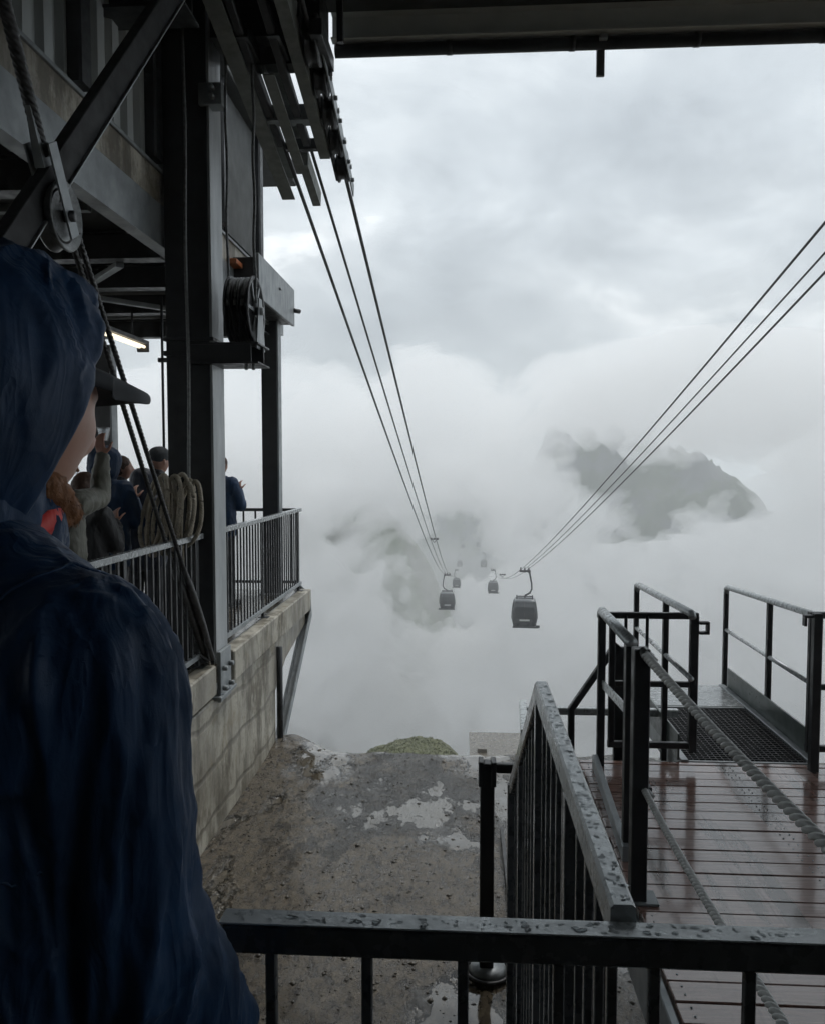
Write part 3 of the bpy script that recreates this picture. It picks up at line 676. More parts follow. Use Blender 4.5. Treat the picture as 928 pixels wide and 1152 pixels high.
# ================================================================ RAILINGS, DECK, ROPES
def part(name,parent,mat,fn,gp=None):
    mb=MB(); fn(mb); mb.o=V3(parent.location) if gp is None else V3(gp); return mb.build(name,M[mat] if isinstance(mat,str) else mat,parent)
XR=-2.14
def y_railing(label,y0,y1,posts,ret=None):
    t=thing('metal_railing',label,'railing',(XR,(y0+y1)/2,0),group='railings of the passenger platform')
    part('top_rail',t,'galv_wet',lambda m:m.box(XR-.025,XR+.028,y0,y1,1.06,1.105,.004))
    part('bottom_rail',t,'galv',lambda m:m.box(XR-.018,XR+.018,y0,y1,.085,.13,.004))
    y=y0+.055
    k=0
    while y<y1-.02:
        if min(abs(y-p) for p in posts)>.05:
            part('baluster',t,'dark_steel',lambda m:m.box(XR-.007,XR+.007,y-.014,y+.014,.13,1.06,.002))
        y+=.112; k+=1
    for p in posts:
        part('post',t,'dark_steel',lambda m:(m.box(XR-.03,XR-.001,p-.025,p+.025,0.006,1.06,.003),m.box(XR-.06,XR+.05,p-.05,p+.05,.0125,.02,.002)))
    return t

y_railing('galvanised platform railing in front of the column and the coiled rope',2.2,6.42,(2.3,3.6,4.95,6.35))
y_railing('platform railing beyond the massive column, above the wet slab edge',6.88,10.45,(6.95,8.5,10.38))
t=thing('metal_railing','dark end railing across the far side of the platform','railing',(-4.5,10.45,0),group='railings of the passenger platform')
part('top_rail',t,'dark_steel',lambda m:m.box(-7.4,XR-.03,10.44,10.48,1.06,1.10,.003))
part('bottom_rail',t,'dark_steel',lambda m:m.box(-7.4,XR-.03,10.445,10.475,.10,.135,.003))
for i in range(30):
    x=XR-.12-i*.16
    part('baluster',t,'dark_steel',lambda m:m.box(x-.012,x+.012,10.455,10.469,.135,1.06,.002))

# --- the floor the viewer stands on and the steps
mb=MB(); mb.box(-1.9,7.4,-3.0,1.02,-.16,0,.01); o=mb.build('floor',M['wet_floor']); tag(o,kind='structure')
# --- front railing right before the viewer
YF=.965; ZF=1.083
t=thing('front_railing','wet black steel railing crossing the bottom of the view','railing',(.4,YF,0))
part('top_rail',t,'rail_black',lambda m:m.box(-.30,2.6,YF-.016,YF+.016,ZF-.041,ZF-.0026,.0035))
part('rail_lit_top',t,'rail_top',lambda m:m.box(-.301,2.601,YF-.0168,YF+.0168,ZF-.0025,ZF,.001))  # added pale strip: sky light on the black rail's top, put into colour
part('bottom_rail',t,'rail_black',lambda m:m.box(-.30,2.6,YF-.012,YF+.012,.10,.13,.003))
def drops(parent,ptsfn,n,rmin,rmax,seed,name='water_drops'):
    random.seed(seed); mb=MB()
    for k in range(n):
        c=ptsfn(); r=random.uniform(rmin,rmax)*(1 if random.random()<.8 else 1.7); el=random.uniform(1,2.6); a=random.uniform(-.5,.5)+(math.pi/2 if random.random()<.25 else 0)
        seg=9; h=r*.42; vs=[];fs=[]
        wob=[random.uniform(.8,1.2) for _ in range(seg)]
        for ri,hh in ((1,0),(.82,.55),(.45,.92)):
            for i in range(seg):
                t_=2*math.pi*i/seg; x=r*el*ri*wob[i]*math.cos(t_); y=r*ri*wob[i]*math.sin(t_)
                vs.append((c[0]+x*math.cos(a)-y*math.sin(a),c[1]+x*math.sin(a)+y*math.cos(a),c[2]+h*hh))
        vs.append((c[0],c[1],c[2]+h))
        for q in range(2):
            for i in range(seg): fs.append((q*seg+i,q*seg+(i+1)%seg,(q+1)*seg+(i+1)%seg,(q+1)*seg+i))
        for i in range(seg): fs.append((2*seg+i,2*seg+(i+1)%seg,3*seg))
        mb.add(vs,fs,True)
    mb.o=V3(parent.location); o=mb.build(name,M['water'],parent); o['kind']='stuff'; return o
drops(t,lambda:(random.uniform(-.29,.95),YF+random.uniform(-.0105,.0105),ZF+.0003),150,.0011,.0026,5)
for i in range(27):
    px=306+107.3*i; x=P(px,1110,Y=YF).x
    if x>2.55: break
    part('baluster',t,'rail_black',lambda m:m.box(x-.0068,x+.0068,YF-.0068,YF+.0068,.13,ZF-.041,.0015))
# --- stair balustrade, level part then falling with the steps
ZF=1.10
XS=.2035
t=thing('stair_balustrade','black balustrade with rain-beaded top rail falling away along the steps','railing',(XS,1.5,0))
q0,q1,q2=V3((XS,.99,ZF-.026)),V3((XS,2.04,ZF-.026)),V3((XS-.005,3.06,.42-.02))
part('top_rail',t,'rail_top',lambda m:(m.bar(q0,q1,.032,.052,.0045)))
part('sloping_rail',t,'rail_black',lambda m:(m.bar(q1+V3((0,.002,-.002)),q2,.032,.05,.0045)))
drops(t,lambda:(XS+random.uniform(-.0115,.0115),random.uniform(1.0,2.02),ZF+.0003),140,.0010,.0024,9)
i=0; y=1.06
while y<3.0:
    zt=ZF-.052 if y<2.03 else (q1.z+(q2.z-q1.z)*(y-q1.y)/(q2.y-q1.y)-.03)
    zb=.05 if y<2.03 else .05-.7*(y-2.03)
    w=.007
    if i%6==4: w=.016
    part('baluster' if w<.01 else 'post',t,'rail_black',lambda m:m.box(XS-w,XS+w,y-w,y+w,zb,zt,.0015))
    y+=.098; i+=1
part('end_post',t,'rail_black',lambda m:m.box(XS-.025,XS+.015,3.04,3.08,-1.2,.42,.003))
part('bottom_rail',t,'rail_black',lambda m:(m.bar((XS,.99,.04),(XS,2.04,.04),.026,.03),m.bar((XS,2.04,.04),(XS,3.06,-.68),.026,.03)))
# steps and stringers between the balustrade and the deck
t=thing('steel_steps','steel steps with pale stringers going down beside the plank deck','stairs',(.42,2.6,-.7))
for k in range(7):
    part('tread',t,'steel',lambda m:m.box(.235,.60,2.05+.26*k,2.28+.26*k,-.2*k-.04,-.2*k))
part('landing',t,'steel',lambda m:m.box(.17,.60,1.025,2.04,-.045,.0))
part('stringer',t,'galv',lambda m:m.bar((.222,2.05,-.06),(.222,3.9,-1.40),.012,.22))
part('stringer',t,'galv',lambda m:m.bar((.613,2.05,-.06),(.613,3.9,-1.40),.012,.22))
# square gate post standing on the ground with its arm
a=P(548,855,Y=4.7)
t=thing('gate_post','square black gate post with short arm and round pale foot on muddy ground','post',(a.x,4.7,-1.4))
part('shaft',t,'dark_steel',lambda m:(m.box(a.x-.042,a.x+.042,4.66,4.745,-1.38,a.z-.03,.006)))
part('cap',t,'dark_steel',lambda m:(m.box(a.x-.052,a.x-.022,4.65,4.755,a.z-.15,a.z,.004),m.box(a.x+.022,a.x+.052,4.65,4.755,a.z-.15,a.z,.004),m.box(a.x-.0215,a.x+.0215,4.66,4.745,a.z-.0295,a.z-.012,.004)))
part('arm',t,'dark_steel',lambda m:m.box(a.x+.0525,.36,4.68,4.72,a.z-.075,a.z-.02,.004))
part('foot',t,'galv',lambda m:m.lathe([(.001,.03),(.10,.03),(.115,.0),(.115,-.03)],(a.x+.01,4.7,-1.39),(0,0,1),28))
part('foot_ring',t,'rubber',lambda m:m.tube([(a.x+.01+.135*math.cos(i*.25),4.7+.135*math.sin(i*.25),-1.395) for i in range(26)],.014,8))
t=thing('ground_channel','thin dark steel edge strip running along the ground beside the steps','strip',(.33,5.5,-1.4))
part('channel',t,'dark_steel',lambda m:m.bar(P(564,935,Z=-1.37),P(594,1200,Z=-1.37),.03,.06))
part('pipe',t,'steel',lambda m:m.tube([P(570,1000,Z=-1.36)+V3((.05,0,0)),P(600,1200,Z=-1.36)+V3((.05,0,0))],.022,10))

# --- plank deck
ZD=0.0; XD0,XD1=.66,5.4; YD1=4.47
t=thing('plank_deck','wet reddish brown plank deck with dark run-off stains','deck',(2.5,3,0))
def planks(m):
    random.seed(11); y=1.03; k=0
    while y<YD1-.02:
        g=.007 if k%2 else .003
        dz=random.uniform(-.0012,.0012)
        x=XD0+random.uniform(-.004,.004)
        m.box(x,XD1,y,min(y+.1-g,YD1),-.04,dz,.003); y+=.1; k+=1
part('planks',t,'wood',planks)
def screws(m):
    for j in range(34):
        y=1.03+.1*j+.03
        for x in (.70,1.43,1.47,2.63):
            for dy in (0,.04): m.lathe([(.0001,.0022),(.0035,.0022),(.0042,-.002)],(x+random.uniform(-.004,.004),y+dy,0),(0,0,1),8)
o=part('screws',t,'galv',screws); o['kind']='stuff'
part('edge_joist',t,'galv',lambda m:m.box(.626,.655,1.03,YD1+.02,-.24,-.012,.004))
part('joist',t,'dark_steel',lambda m:m.box(.66,5.4,YD1+.0,YD1+.04,-.26,-.02,.004))
for x in (1.4,2.6,3.8): part('joist',t,'dark_steel',lambda m:m.box(x,x+.06,1.05,YD1-.005,-.22,-.045,.004))
for (x,y) in ((.72,YD1-.2),(2.6,YD1-.2),(4.6,YD1-.2),(.72,2.2),(2.6,2.2)):
    part('leg',t,'dark_steel',lambda m:m.box(x,x+.1,y,y+.1,-1.5,-.225,.005))
t=thing('kick_board','worn grey timber kick board along the left edge of the deck','board',(.76,3.9,0))
part('board',t,'steel',lambda m:m.bar(P(669,856,Z=.03),P(704,962,Z=.03),.03,.07))
def laid_rope(mb,pts,r,pitch,n=3,step=.005):
    pp=resample(pts,step); L=0; hs=[[] for _ in range(n)]
    for i,p in enumerate(pp):
        d=pp[min(i+1,len(pp)-1)]-pp[max(i-1,0)]; a,b=frame(d)
        if i: L+=(pp[i]-pp[i-1]).length
        for k in range(n):
            t_=2*math.pi*(L/pitch+k/n); hs[k].append(p+(a*math.cos(t_)+b*math.sin(t_))*(r*.53))
    for h in hs: mb.tube(h,r*.50,9)
# post A: side railing of the deck, ending at post B
t=thing('deck_side_railing','short black side railing on the deck with round wet handrail','railing',(.715,3.9,0))
A0,A1=P(709,722,Y=3.36),P(677,688,Y=4.40)
part('handrail',t,'rail_top',lambda m:m.tube([A0+V3((0,-.02,0)),A1,A1+V3((0,.02,-.03))],.026,14))
part('post',t,'dark_steel',lambda m:m.box(A0.x-.022,A0.x+.022,A0.y-.022,A0.y+.022,0,A0.z-.015,.003))
part('post',t,'dark_steel',lambda m:m.box(A1.x-.02,A1.x+.02,A1.y-.02,A1.y+.02,-.05,A1.z-.015,.003))
part('lower_rail',t,'rail_top',lambda m:m.bar(P(713,808,Y=3.4),P(678,770,Y=4.38),.012,.045))
b=P(721,729,Y=3.0)
t=thing('rope_post','square black rope post on the deck carrying both wire ropes','post',(b.x,3.0,0))
part('shaft',t,'dark_steel',lambda m:m.box(b.x-.03,b.x+.03,2.97,3.03,0.003,b.z,.004))
part('foot_plate',t,'steel',lambda m:m.box(b.x-.045,b.x+.075,2.955,3.06,.003,.013,.003))
part('rope_bracket',t,'dark_steel',lambda m:(m.box(b.x+.031,b.x+.045,2.98,3.02,b.z-.07,b.z-.02,.002),m.box(b.x+.031,b.x+.045,2.98,3.02,P(722,890,Y=3).z-.02,P(722,890,Y=3).z+.02,.002)))
r0=P(724,735,Y=2.99); r1=P(928,950,Y=1.72); d=(r1-r0); mid=(r0+r1)/2-V3((0,0,.012))
pts=[r0]+[ (r0*(1-u)**2+ (mid*2-(r0+r1)*.5)*2*u*(1-u)+r1*u*u) for u in [i/14 for i in range(1,15)]]+[r1+d*.18]
t=thing('barrier_rope','upper thick twisted wire rope strung beside the plank deck','rope',r0,group='twisted wire ropes of the deck barrier')
mb=MB(r0); laid_rope(mb,pts,.0165,.085); mb.build('strand',M['wire_light'],t); part('end_loop',t,'wire_grey',lambda m:m.tube([r0+V3((-.012,0,.012)),r0+V3((.03,-.035,-.03))],.021,10))
r0=P(724,888,Y=2.99); r1=P(886,1160,Y=1.58); mid=(r0+r1)/2-V3((0,0,.02))
pts=[r0]+[(r0*(1-u)**2+(mid*2-(r0+r1)*.5)*2*u*(1-u)+r1*u*u) for u in [i/14 for i in range(1,15)]]+[r1+(r1-r0)*.25]
t=thing('barrier_rope','lower twisted wire rope strung close above the wet planks','rope',r0,group='twisted wire ropes of the deck barrier')
mb=MB(r0); laid_rope(mb,pts,.0125,.065); mb.build('strand',M['wire_light'],t); part('end_loop',t,'wire_grey',lambda m:m.tube([r0+V3((-.012,0,.01)),r0+V3((.025,-.03,-.025))],.017,10))
# gates
def gate(label,x0,x1,Yg,zt,zb,mids,bars,latch):
    t=thing('deck_gate',label,'gate',((x0+x1)/2,Yg,0),group='black gates at the head of the gangway')
    w=.017
    part('frame',t,'dark_steel',lambda m:(m.rail([(x0,Yg,zt),(x1,Yg,zt)],.034,.034),m.rail([(x0,Yg,zb),(x1,Yg,zb)],.034,.034),m.rail([(x0+.018,Yg,zb+.018),(x0+.018,Yg,zt-.018)],.033,.033,up=V3((0,1,0))),m.rail([(x1-.02,Yg,zb-.03),(x1-.02,Yg,zt+.0)],.045,.04,up=V3((0,1,0)))))
    for z in mids: part('middle_bar',t,'dark_steel',lambda m:m.bar((x0+.036,Yg,z),(x1-.044,Yg,z),.03,.03))
    for x in bars: part('thin_bar',t,'dark_steel',lambda m:m.tube([(x,Yg-.02,zb),(x,Yg-.02,zt)],.009,8))
    if latch: part('latch_plate',t,'dark_steel',lambda m:(m.box(x1+.004,x1+.06,Yg-.02,Yg+.02,zt-.10,zt-.085,.002),m.box(x1+.004,x1+.06,Yg-.02,Yg+.02,zt-.045,zt-.03,.002),m.box(x1+.046,x1+.06,Yg-.02,Yg+.02,zt-.085,zt-.045,.002)))
Yg=4.44
a=P(685,692,Y=Yg); c=P(782,845,Y=Yg); 
gate('left black gate beside the gangway, with thin upright bars and latch',a.x,c.x,Yg,a.z,c.z+.03,(P(700,769,Y=Yg).z,),(P(703,700,Y=Yg).x,P(727,700,Y=Yg).x),True)
a=P(910,692,Y=Yg); c=P(910,846,Y=Yg)
gate('right black gate cut off by the picture edge',a.x,a.x+.75,Yg,a.z,c.z+.02,(P(920,773,Y=Yg).z,),(),False)
t=thing('gate_hinge_post','black post with latch eye at the right gangway rail','post',(a.x+.0,Yg,0))
part('shaft',t,'dark_steel',lambda m:m.box(a.x-.0,a.x+.045,Yg-.075,Yg-.03,-.03,a.z+.02,.004))
part('latch_plate',t,'dark_steel',lambda m:(m.box(a.x-.05,a.x-.002,Yg-.07,Yg-.035,a.z-.005,a.z+.01,.002),m.box(a.x-.05,a.x-.036,Yg-.07,Yg-.035,a.z-.05,a.z-.005,.002)))
# gangway
GX0,GX1=1.27,1.93
t=thing('gangway','metal gangway with dark grating and wet chequer plate beyond the planks','gangway',(1.6,5.2,0))
def grating(m):
    y=4.50
    while y<5.50: m.box(GX0,GX1,y,y+.006,-.03,.0,.0005); y+=.034
    x=GX0
    while x<GX1: m.box(x,x+.004,4.49,5.51,-.028,-.002,.0005); x+=.034
part('grating',t,'dark_steel',grating)
part('grating_frame',t,'steel',lambda m:(m.box(GX0,GX1,4.475,4.492,-.05,.004,.002),m.box(GX0,GX1,5.505,5.525,-.05,.004,.002)))
part('under_pan',t,'dark_steel',lambda m:m.box(GX0,GX1,4.48,5.52,-.12,-.10,.002))
part('chequer_plate',t,'galv_wet',lambda m:m.box(GX0,GX1+.02,5.53,6.06,-.012,.006,.002))
part('side_beam',t,'galv',lambda m:m.box(GX1+.002,GX1+.045,4.475,6.08,-.12,.012,.003))
part('side_beam',t,'galv',lambda m:m.box(GX0-.045,GX0-.002,4.475,6.08,-.12,.012,.003))
part('toe_board',t,'green_board',lambda m:m.box(GX1+.046,GX1+.058,4.50,6.02,.0,.15,.002))
part('toe_board',t,'green_board',lambda m:m.box(GX0-.058,GX0-.046,4.50,6.02,.0,.15,.002))
def gang_rail(label,X,y0,y1,z0_,z1_,posts,zm):
    t=thing('gangway_railing',label,'railing',(X,5.2,0),group='railings of the gangway')
    part('handrail',t,'rail_top',lambda m:m.tube([(X,y0,z0_-.02),(X,y0+.02,z0_),(X,y1-.05,z1_),(X,y1-.012,z1_-.012),(X,y1,z1_-.05)],.021,12))
    part('middle_rail',t,'rail_top',lambda m:m.tube([(X,y0,zm[0]),(X,y1-.015,zm[1])],.014,10))
    for p in posts:
        zt=lerp(z0_,z1_,(p-y0)/(y1-y0))
        part('post',t,'dark_steel',lambda m:m.box(X-.016,X+.016,p-.018,p+.018,-.10,zt-.012,.003))
    return t
xr=GX1+.076
f=P(817,660,X=xr); n_=P(913,691,X=xr)
gang_rail('right gangway railing with teal toe board, ending in open mist',xr,n_.y,f.y,n_.z,f.z,(f.y-.002,P(866,682,X=xr).y),(P(915,771,X=xr).z,P(817,709,X=xr).z))
xl=GX0-.035-.04+.1
xl=1.20
f=P(716,657,X=xl); n_=P(779,691,X=xl)
gang_rail('left gangway railing seen through the bars of the gate',xl,n_.y,f.y,n_.z,f.z,(f.y-.002,P(749,675,X=xl).y),(P(772,759,X=xl).z,P(713,704,X=xl).z))
# lower landing rail behind the deck, with its sloping handrail
t=thing('landing_railing','low black railing with sloping handrail behind the left gate','railing',(.9,5.0,-.1))
YL=5.0; zb=P(650,800,Y=YL).z
part('cross_bar',t,'rail_top',lambda m:m.bar((P(592,800,Y=YL).x,YL,zb),(P(762,800,Y=YL).x,YL,zb),.045,.045))
c0=P(641,852,Y=YL);c1=P(641,795,Y=YL);c2=P(692,722,Y=YL)
part('sloping_handrail',t,'dark_steel',lambda m:m.rail([(c0.x,YL-.05,c0.z-.3),(c1.x,YL-.05,c1.z),(c2.x,YL-.05,c2.z),(c2.x+.03,YL-.05,c2.z-.05)],.04,.045,up=V3((0,1,0))))
part('post',t,'dark_steel',lambda m:m.box(c2.x-.015,c2.x+.045,YL-.07,YL-.03,P(690,848,Y=YL).z-.4,c2.z-.02,.004))
part('post',t,'dark_steel',lambda m:m.box(P(590,800,Y=YL).x-.02,P(590,800,Y=YL).x+.02,YL-.02,YL+.02,-1.45,zb-.023,.004))
e0=P(583,792,Y=5.2); e1=P(590,826,Y=4.55)
t=thing('end_handrail','short wet handrail stub with rusty post behind the balustrade','handrail',e0)
part('handrail',t,'rail_top',lambda m:m.rail([e1+V3((0,0,0)),e0+V3((.03,0,0))],.05,.05))
part('post',t,M['rustpost'] if 'rustpost' in M else 'steel',lambda m:m.box(e1.x-.02,e1.x+.02,e1.y-.02,e1.y+.03,-1.45,e1.z-.026,.004))

# --- wire ropes, sheave and drum by the big column
def vrope(label,px,Y,z0,z1,r):
    x=P(px,500,Y=Y).x; t=thing('wire_rope',label,'wire rope',(x,Y,z0),group='thin wire ropes hanging by the massive column')
    mb=MB((x,Y,z0)); n=26; mb.rope([(x+.006*math.sin(i*.7),Y,z0+(z1-z0)*i/n) for i in range(n+1)],r,.06,.012,3,9); mb.build('strand',M['wire_grey'],t); return t
vrope('pale twisted wire rope hanging straight down the front of the massive column',213,6.35,.12,ZR-.03,.014)
vrope('twisted wire rope running up from the left side of the grooved drum',259,6.55,3.0,ZR-.03,.012)
vrope('dark wire rope running up from the right end of the drum against the sky',289,6.6,3.0,4.95,.014)
# grooved drum on its bracket
q=P(282,350,Y=6.62)
t=thing('rope_drum','black grooved rope drum with pale end plate on a steel arm','drum',(q.x,q.y,q.z))
DX0,DX1=P(262,350,Y=6.62).x,P(289,350,Y=6.62).x
def drum(m):
    pr=[(.02,0)]; n=7; W=DX1-DX0
    pr+=[(.285,0),(.285,.01)]
    for i in range(n):
        b_=.012+(W-.024)*i/n; s_=(W-.024)/n
        pr+=[(.272,b_),(.246,b_+s_*.3),(.246,b_+s_*.7),(.272,b_+s_)]
    pr+=[(.285,W-.01),(.285,W),(.25,W),(.245,W-.02),(.06,W-.02),(.02,W-.02)]
    m.lathe(pr,(DX0,q.y,q.z),(1,0,0),48)
part('drum_body',t,'dark_steel',drum)
for k in range(6):
    a_=k*math.pi/3
    part('spoke',t,'steel',lambda m:m.bar((DX1-.01,q.y+.05*math.cos(a_),q.z+.05*math.sin(a_)),(DX1-.01,q.y+.25*math.cos(a_),q.z+.25*math.sin(a_)),.03,.012,up=V3((1,0,0))))
for i in (0,2,4):
    xx=DX0+.03+i*.03
    part('rope_wrap',t,'wire_grey',lambda m:m.tube([(xx,q.y+.262*math.cos(a_),q.z+.262*math.sin(a_)) for a_ in [math.pi*j/20 for j in range(21)]],.011,8))
def plate(m):
    x=DX1+.022; pr=[(-.14,-.32),(.14,-.32),(.045,.10),(-.045,.10)]
    m.sweep([(p[0],p[1]) for p in pr],[(x,q.y,q.z),(x+.012,q.y,q.z)],up=V3((0,0,1)))
part('end_plate',t,'galv',plate)
part('hub',t,'steel',lambda m:(m.tube([(DX1-.02,q.y,q.z),(DX1+.055,q.y,q.z)],.035,14)))
za=P(262,400,Y=6.6).z
part('arm',t,'dark_steel',lambda m:(m.box(-2.20,DX1+.06,6.42,6.80,za-.085,za-.07,.002),m.box(-2.20,DX1+.06,6.42,6.80,za+.07,za+.085,.002),m.box(-2.20,DX1+.06,6.60,6.62,za-.0695,za+.0695,.002),m.box(-2.2,DX1+.0,6.425,6.44,za-.0695,za+.0695,.002)))
part('bolt',t,'steel',lambda m:m.tube([(DX1-.06,6.5,za-.13),(DX1-.06,6.5,za-.085)],.014,6)); part('bolt',t,'steel',lambda m:m.tube([(DX1-.0,6.5,za-.13),(DX1-.0,6.5,za-.085)],.014,6))
part('foot',t,'dark_steel',lambda m:m.box(DX0+.03,DX1-.02,q.y-.06,q.y+.06,za+.086,q.z-.28,.003))

# sheave block on the thick stay
XC=-1.98
c=P(66,243,X=XC)
t=thing('sheave_block','grey steel sheave block where the thick stay meets two thinner ropes','pulley',c)
ax=V3((1,.03,.0)).normalized()
part('wheel',t,'wire_grey',lambda m:m.lathe([(.03,-.03),(.135,-.02),(.165,-.045),(.17,-.035),(.147,0),(.17,.035),(.165,.045),(.135,.02),(.03,.03)],c,ax,40))
part('wheel_rim_seat',t,'rubber',lambda m:m.lathe([(.03,-.0225),(.13,-.0215),(.13,.0215),(.03,.0225)],c,ax,32))
top=P(45,160,X=XC)
for s_ in (-1,1):
    o_=ax*(.055*s_)
    part('cheek_plate',t,'steel',lambda m:m.sweep([(-.045,-.005),(.045,-.005),(.045,.005),(-.045,.005)],[top+o_,c+(c-top).normalized()*.02+o_,c+(c-top).normalized()*.10+o_],up=ax))
part('socket',t,'steel',lambda m:m.sweep([(-.06,-.02),(.06,-.02),(.06,.02),(-.06,.02)],[top+(top-c).normalized()*.16,top+(c-top).normalized()*.10],up=ax,rfun=lambda u:.55+.6*u))
part('pin',t,'dark_steel',lambda m:(m.tube([c-ax*.08,c+ax*.08],.028,12)))
tt=P(-6,-40,X=XC)
t=thing('thick_stay_rope','thick twisted black stay rope slanting down from the top left corner','rope',top)
mb=MB(top); mb.rope([tt+(tt-top)*.3,tt,top],.030,.16,.012,5,25,deep=.2); mb.build('strand',M['wire'],t)
mb=MB(top); mb.tube([top+(top-c).normalized()*.0,top+(c-top).normalized()*.06],.035,14); mb.build('ferrule',M['steel'],t)
# two falls from the sheave to the column foot
foot=P(240,742,Y=6.40)
for i,(dx,l,px0,py0) in enumerate(((.0,'left one of the two black ropes slanting from the sheave to the column foot',78,262),(.03,'right one of the two black ropes slanting from the sheave to the column foot',87,262))):
    a_=P(px0,py0,X=XC+.02*i); b_=P(208+i*12,640,Y=5.95+.05*i); e_=foot+V3((-.06+.05*i,0,.05))
    if i==0: b_=P(196,640,Y=5.9); e_=P(232,742,Y=6.40)
    else: b_=P(207,640,Y=5.95); e_=P(240,742,Y=6.40)
    t=thing('stay_rope',l,'rope',a_,group='black stay ropes from sheave to column foot')
    mb=MB(a_); mb.rope([a_,b_,e_],.0165,.10,.012,3,12); mb.build('strand',M['wire'],t)
    part('turnbuckle',t,'wire',lambda m:m.tube([b_,b_.lerp(e_,.25),b_.lerp(e_,.6),e_],.03,10,rfun=lambda u:.6+.6*math.sin(math.pi*u)))
t=thing('tangled_rope','thin loose rope tails hanging tangled over the railing by the column','rope',(-2.0,6.3,.6))
random.seed(4)
for k in range(3):
    x=-2.07+.03*k
    part('rope_tail',t,'wire_grey' if k<2 else 'hemp',lambda m:m.rope([P(190+8*k,560,Y=6.2),P(186+9*k,600,Y=6.15),P(196+6*k,650,Y=6.2),P(214+4*k,690,Y=6.25),P(228+3*k,730,Y=6.35),P(236,748,Y=6.4)],.010,.06,.012,3,8))
part('slack_hitch',t,'wire',lambda m:m.rope([P(214,650,Y=6.25),P(208,690,Y=6.25),P(222,735,Y=6.3),P(236,745,Y=6.35),P(230,715,Y=6.3),P(216,655,Y=6.25)],.012,.06,.012,3,8))
# big coil of pale rope
t=thing('rope_coil','big coil of pale thick rope hung against the massive column','rope coil',P(195,575,Y=6.3))
random.seed(8)
cc=P(197,580,Y=6.24)
for k in range(10):
    u=k/9
    cx=cc.x-.17+.30*u; cz=cc.z+.0+.01*math.sin(k*1.7); cyy=6.20+.06*math.sin(k*2.1)
    ry=.10; w=.19+.02*math.sin(k*2.3); h=.31+.03*math.sin(k*1.3)-.05*abs(u-.4); tw=.55+.06*math.sin(k)
    pts=[]
    for i in range(40):
        a_=2*math.pi*i/40; X=w*math.cos(a_)*(1-.15*math.sin(a_)); Z=h*math.sin(a_)
        pts.append((cx+X*.62+.05*math.sin(a_), cyy-X*.5+.012*math.sin(3*a_+k), cz+Z+.012*math.sin(2*a_+k*1.9)))
    part('rope_loop',t,'hemp',lambda m:m.rope(pts,.0175,.06,.010,3,12,closed=True,deep=.2))
# loose stones and grit on the yard
random.seed(31); mb=MB(); n_=0
while n_<2600:
    x=random.uniform(-2.0,1.2); y=random.uniform(4.2,8.4)
    den=.5+.5*noise.noise(V3((x*1.6,y*1.1,5)))+(.35 if x<-1.3 else 0)+(.3 if y<6 else 0)
    if random.random()>den*.8: continue
    r=random.choice((.004,.005,.006,.008,.011)) if random.random()<.97 else random.uniform(.015,.026)
    z=gz(x,y); q=[]; 
    for (a,b,c) in ((1,0,0),(0,1,0),(-1,0,0),(0,-1,0),(0,0,.8),(0,0,-.6)): q.append((x+a*r*random.uniform(.7,1.5),y+b*r*random.uniform(.7,1.5),z+c*r*random.uniform(.6,1.1)))
    mb.add(q,[(0,1,4),(1,2,4),(2,3,4),(3,0,4),(1,0,5),(2,1,5),(3,2,5),(0,3,5)],True); n_+=1
M['grit']=simple('wet_grit',(.04,.035,.028),(.16,.145,.12),(.2,.6),30,bs=0,kind='pos')
o=mb.build('gravel',M['grit']); tag(o,'wet grit and small stones scattered over the muddy yard','gravel',kind='stuff')
# ================================================================ PEOPLE
def capsule(mb,p0,r0,p1,r1,seg=14,flat=None):
    """tapered limb with round ends; flat = (axis vector, factor) squashes it"""
    p0,p1=V3(p0),V3(p1); d=(p1-p0); L=d.length; d=d/L if L>1e-6 else V3((0,0,1)); a,b=frame(d)
    rings=[]
    for i in range(5): t=math.pi/2*(1-i/4); rings.append((p0-d*r0*math.sin(t),max(r0*math.cos(t),1e-3)))
    rings[0]=(p0-d*r0,r0*.05)
    for i in range(1,4): u=i/4; rings.append((p0.lerp(p1,u),r0+(r1-r0)*u))
    for i in range(5): t=math.pi/2*(i/4); rings.append((p1+d*r1*math.sin(t),max(r1*math.cos(t),1e-3)))
    rings[-1]=(p1+d*r1,r1*.05)
    vs=[];fs=[]
    for c,r in rings:
        for q in range(seg):
            t=2*math.pi*q/seg; v=a*(r*math.cos(t))+b*(r*math.sin(t))
            if flat: ax,k=flat; ax=V3(ax); v=v-ax*(v.dot(ax)*(1-k))
            vs.append(c+v)
    n=seg
    for j in range(len(rings)-1):
        for q in range(n): fs.append((j*n+q,j*n+(q+1)%n,(j+1)*n+(q+1)%n,(j+1)*n+q))
    fs.append(tuple(range(n))[::-1]); fs.append(tuple(range((len(rings)-1)*n,len(rings)*n)))
    mb.add(vs,fs)
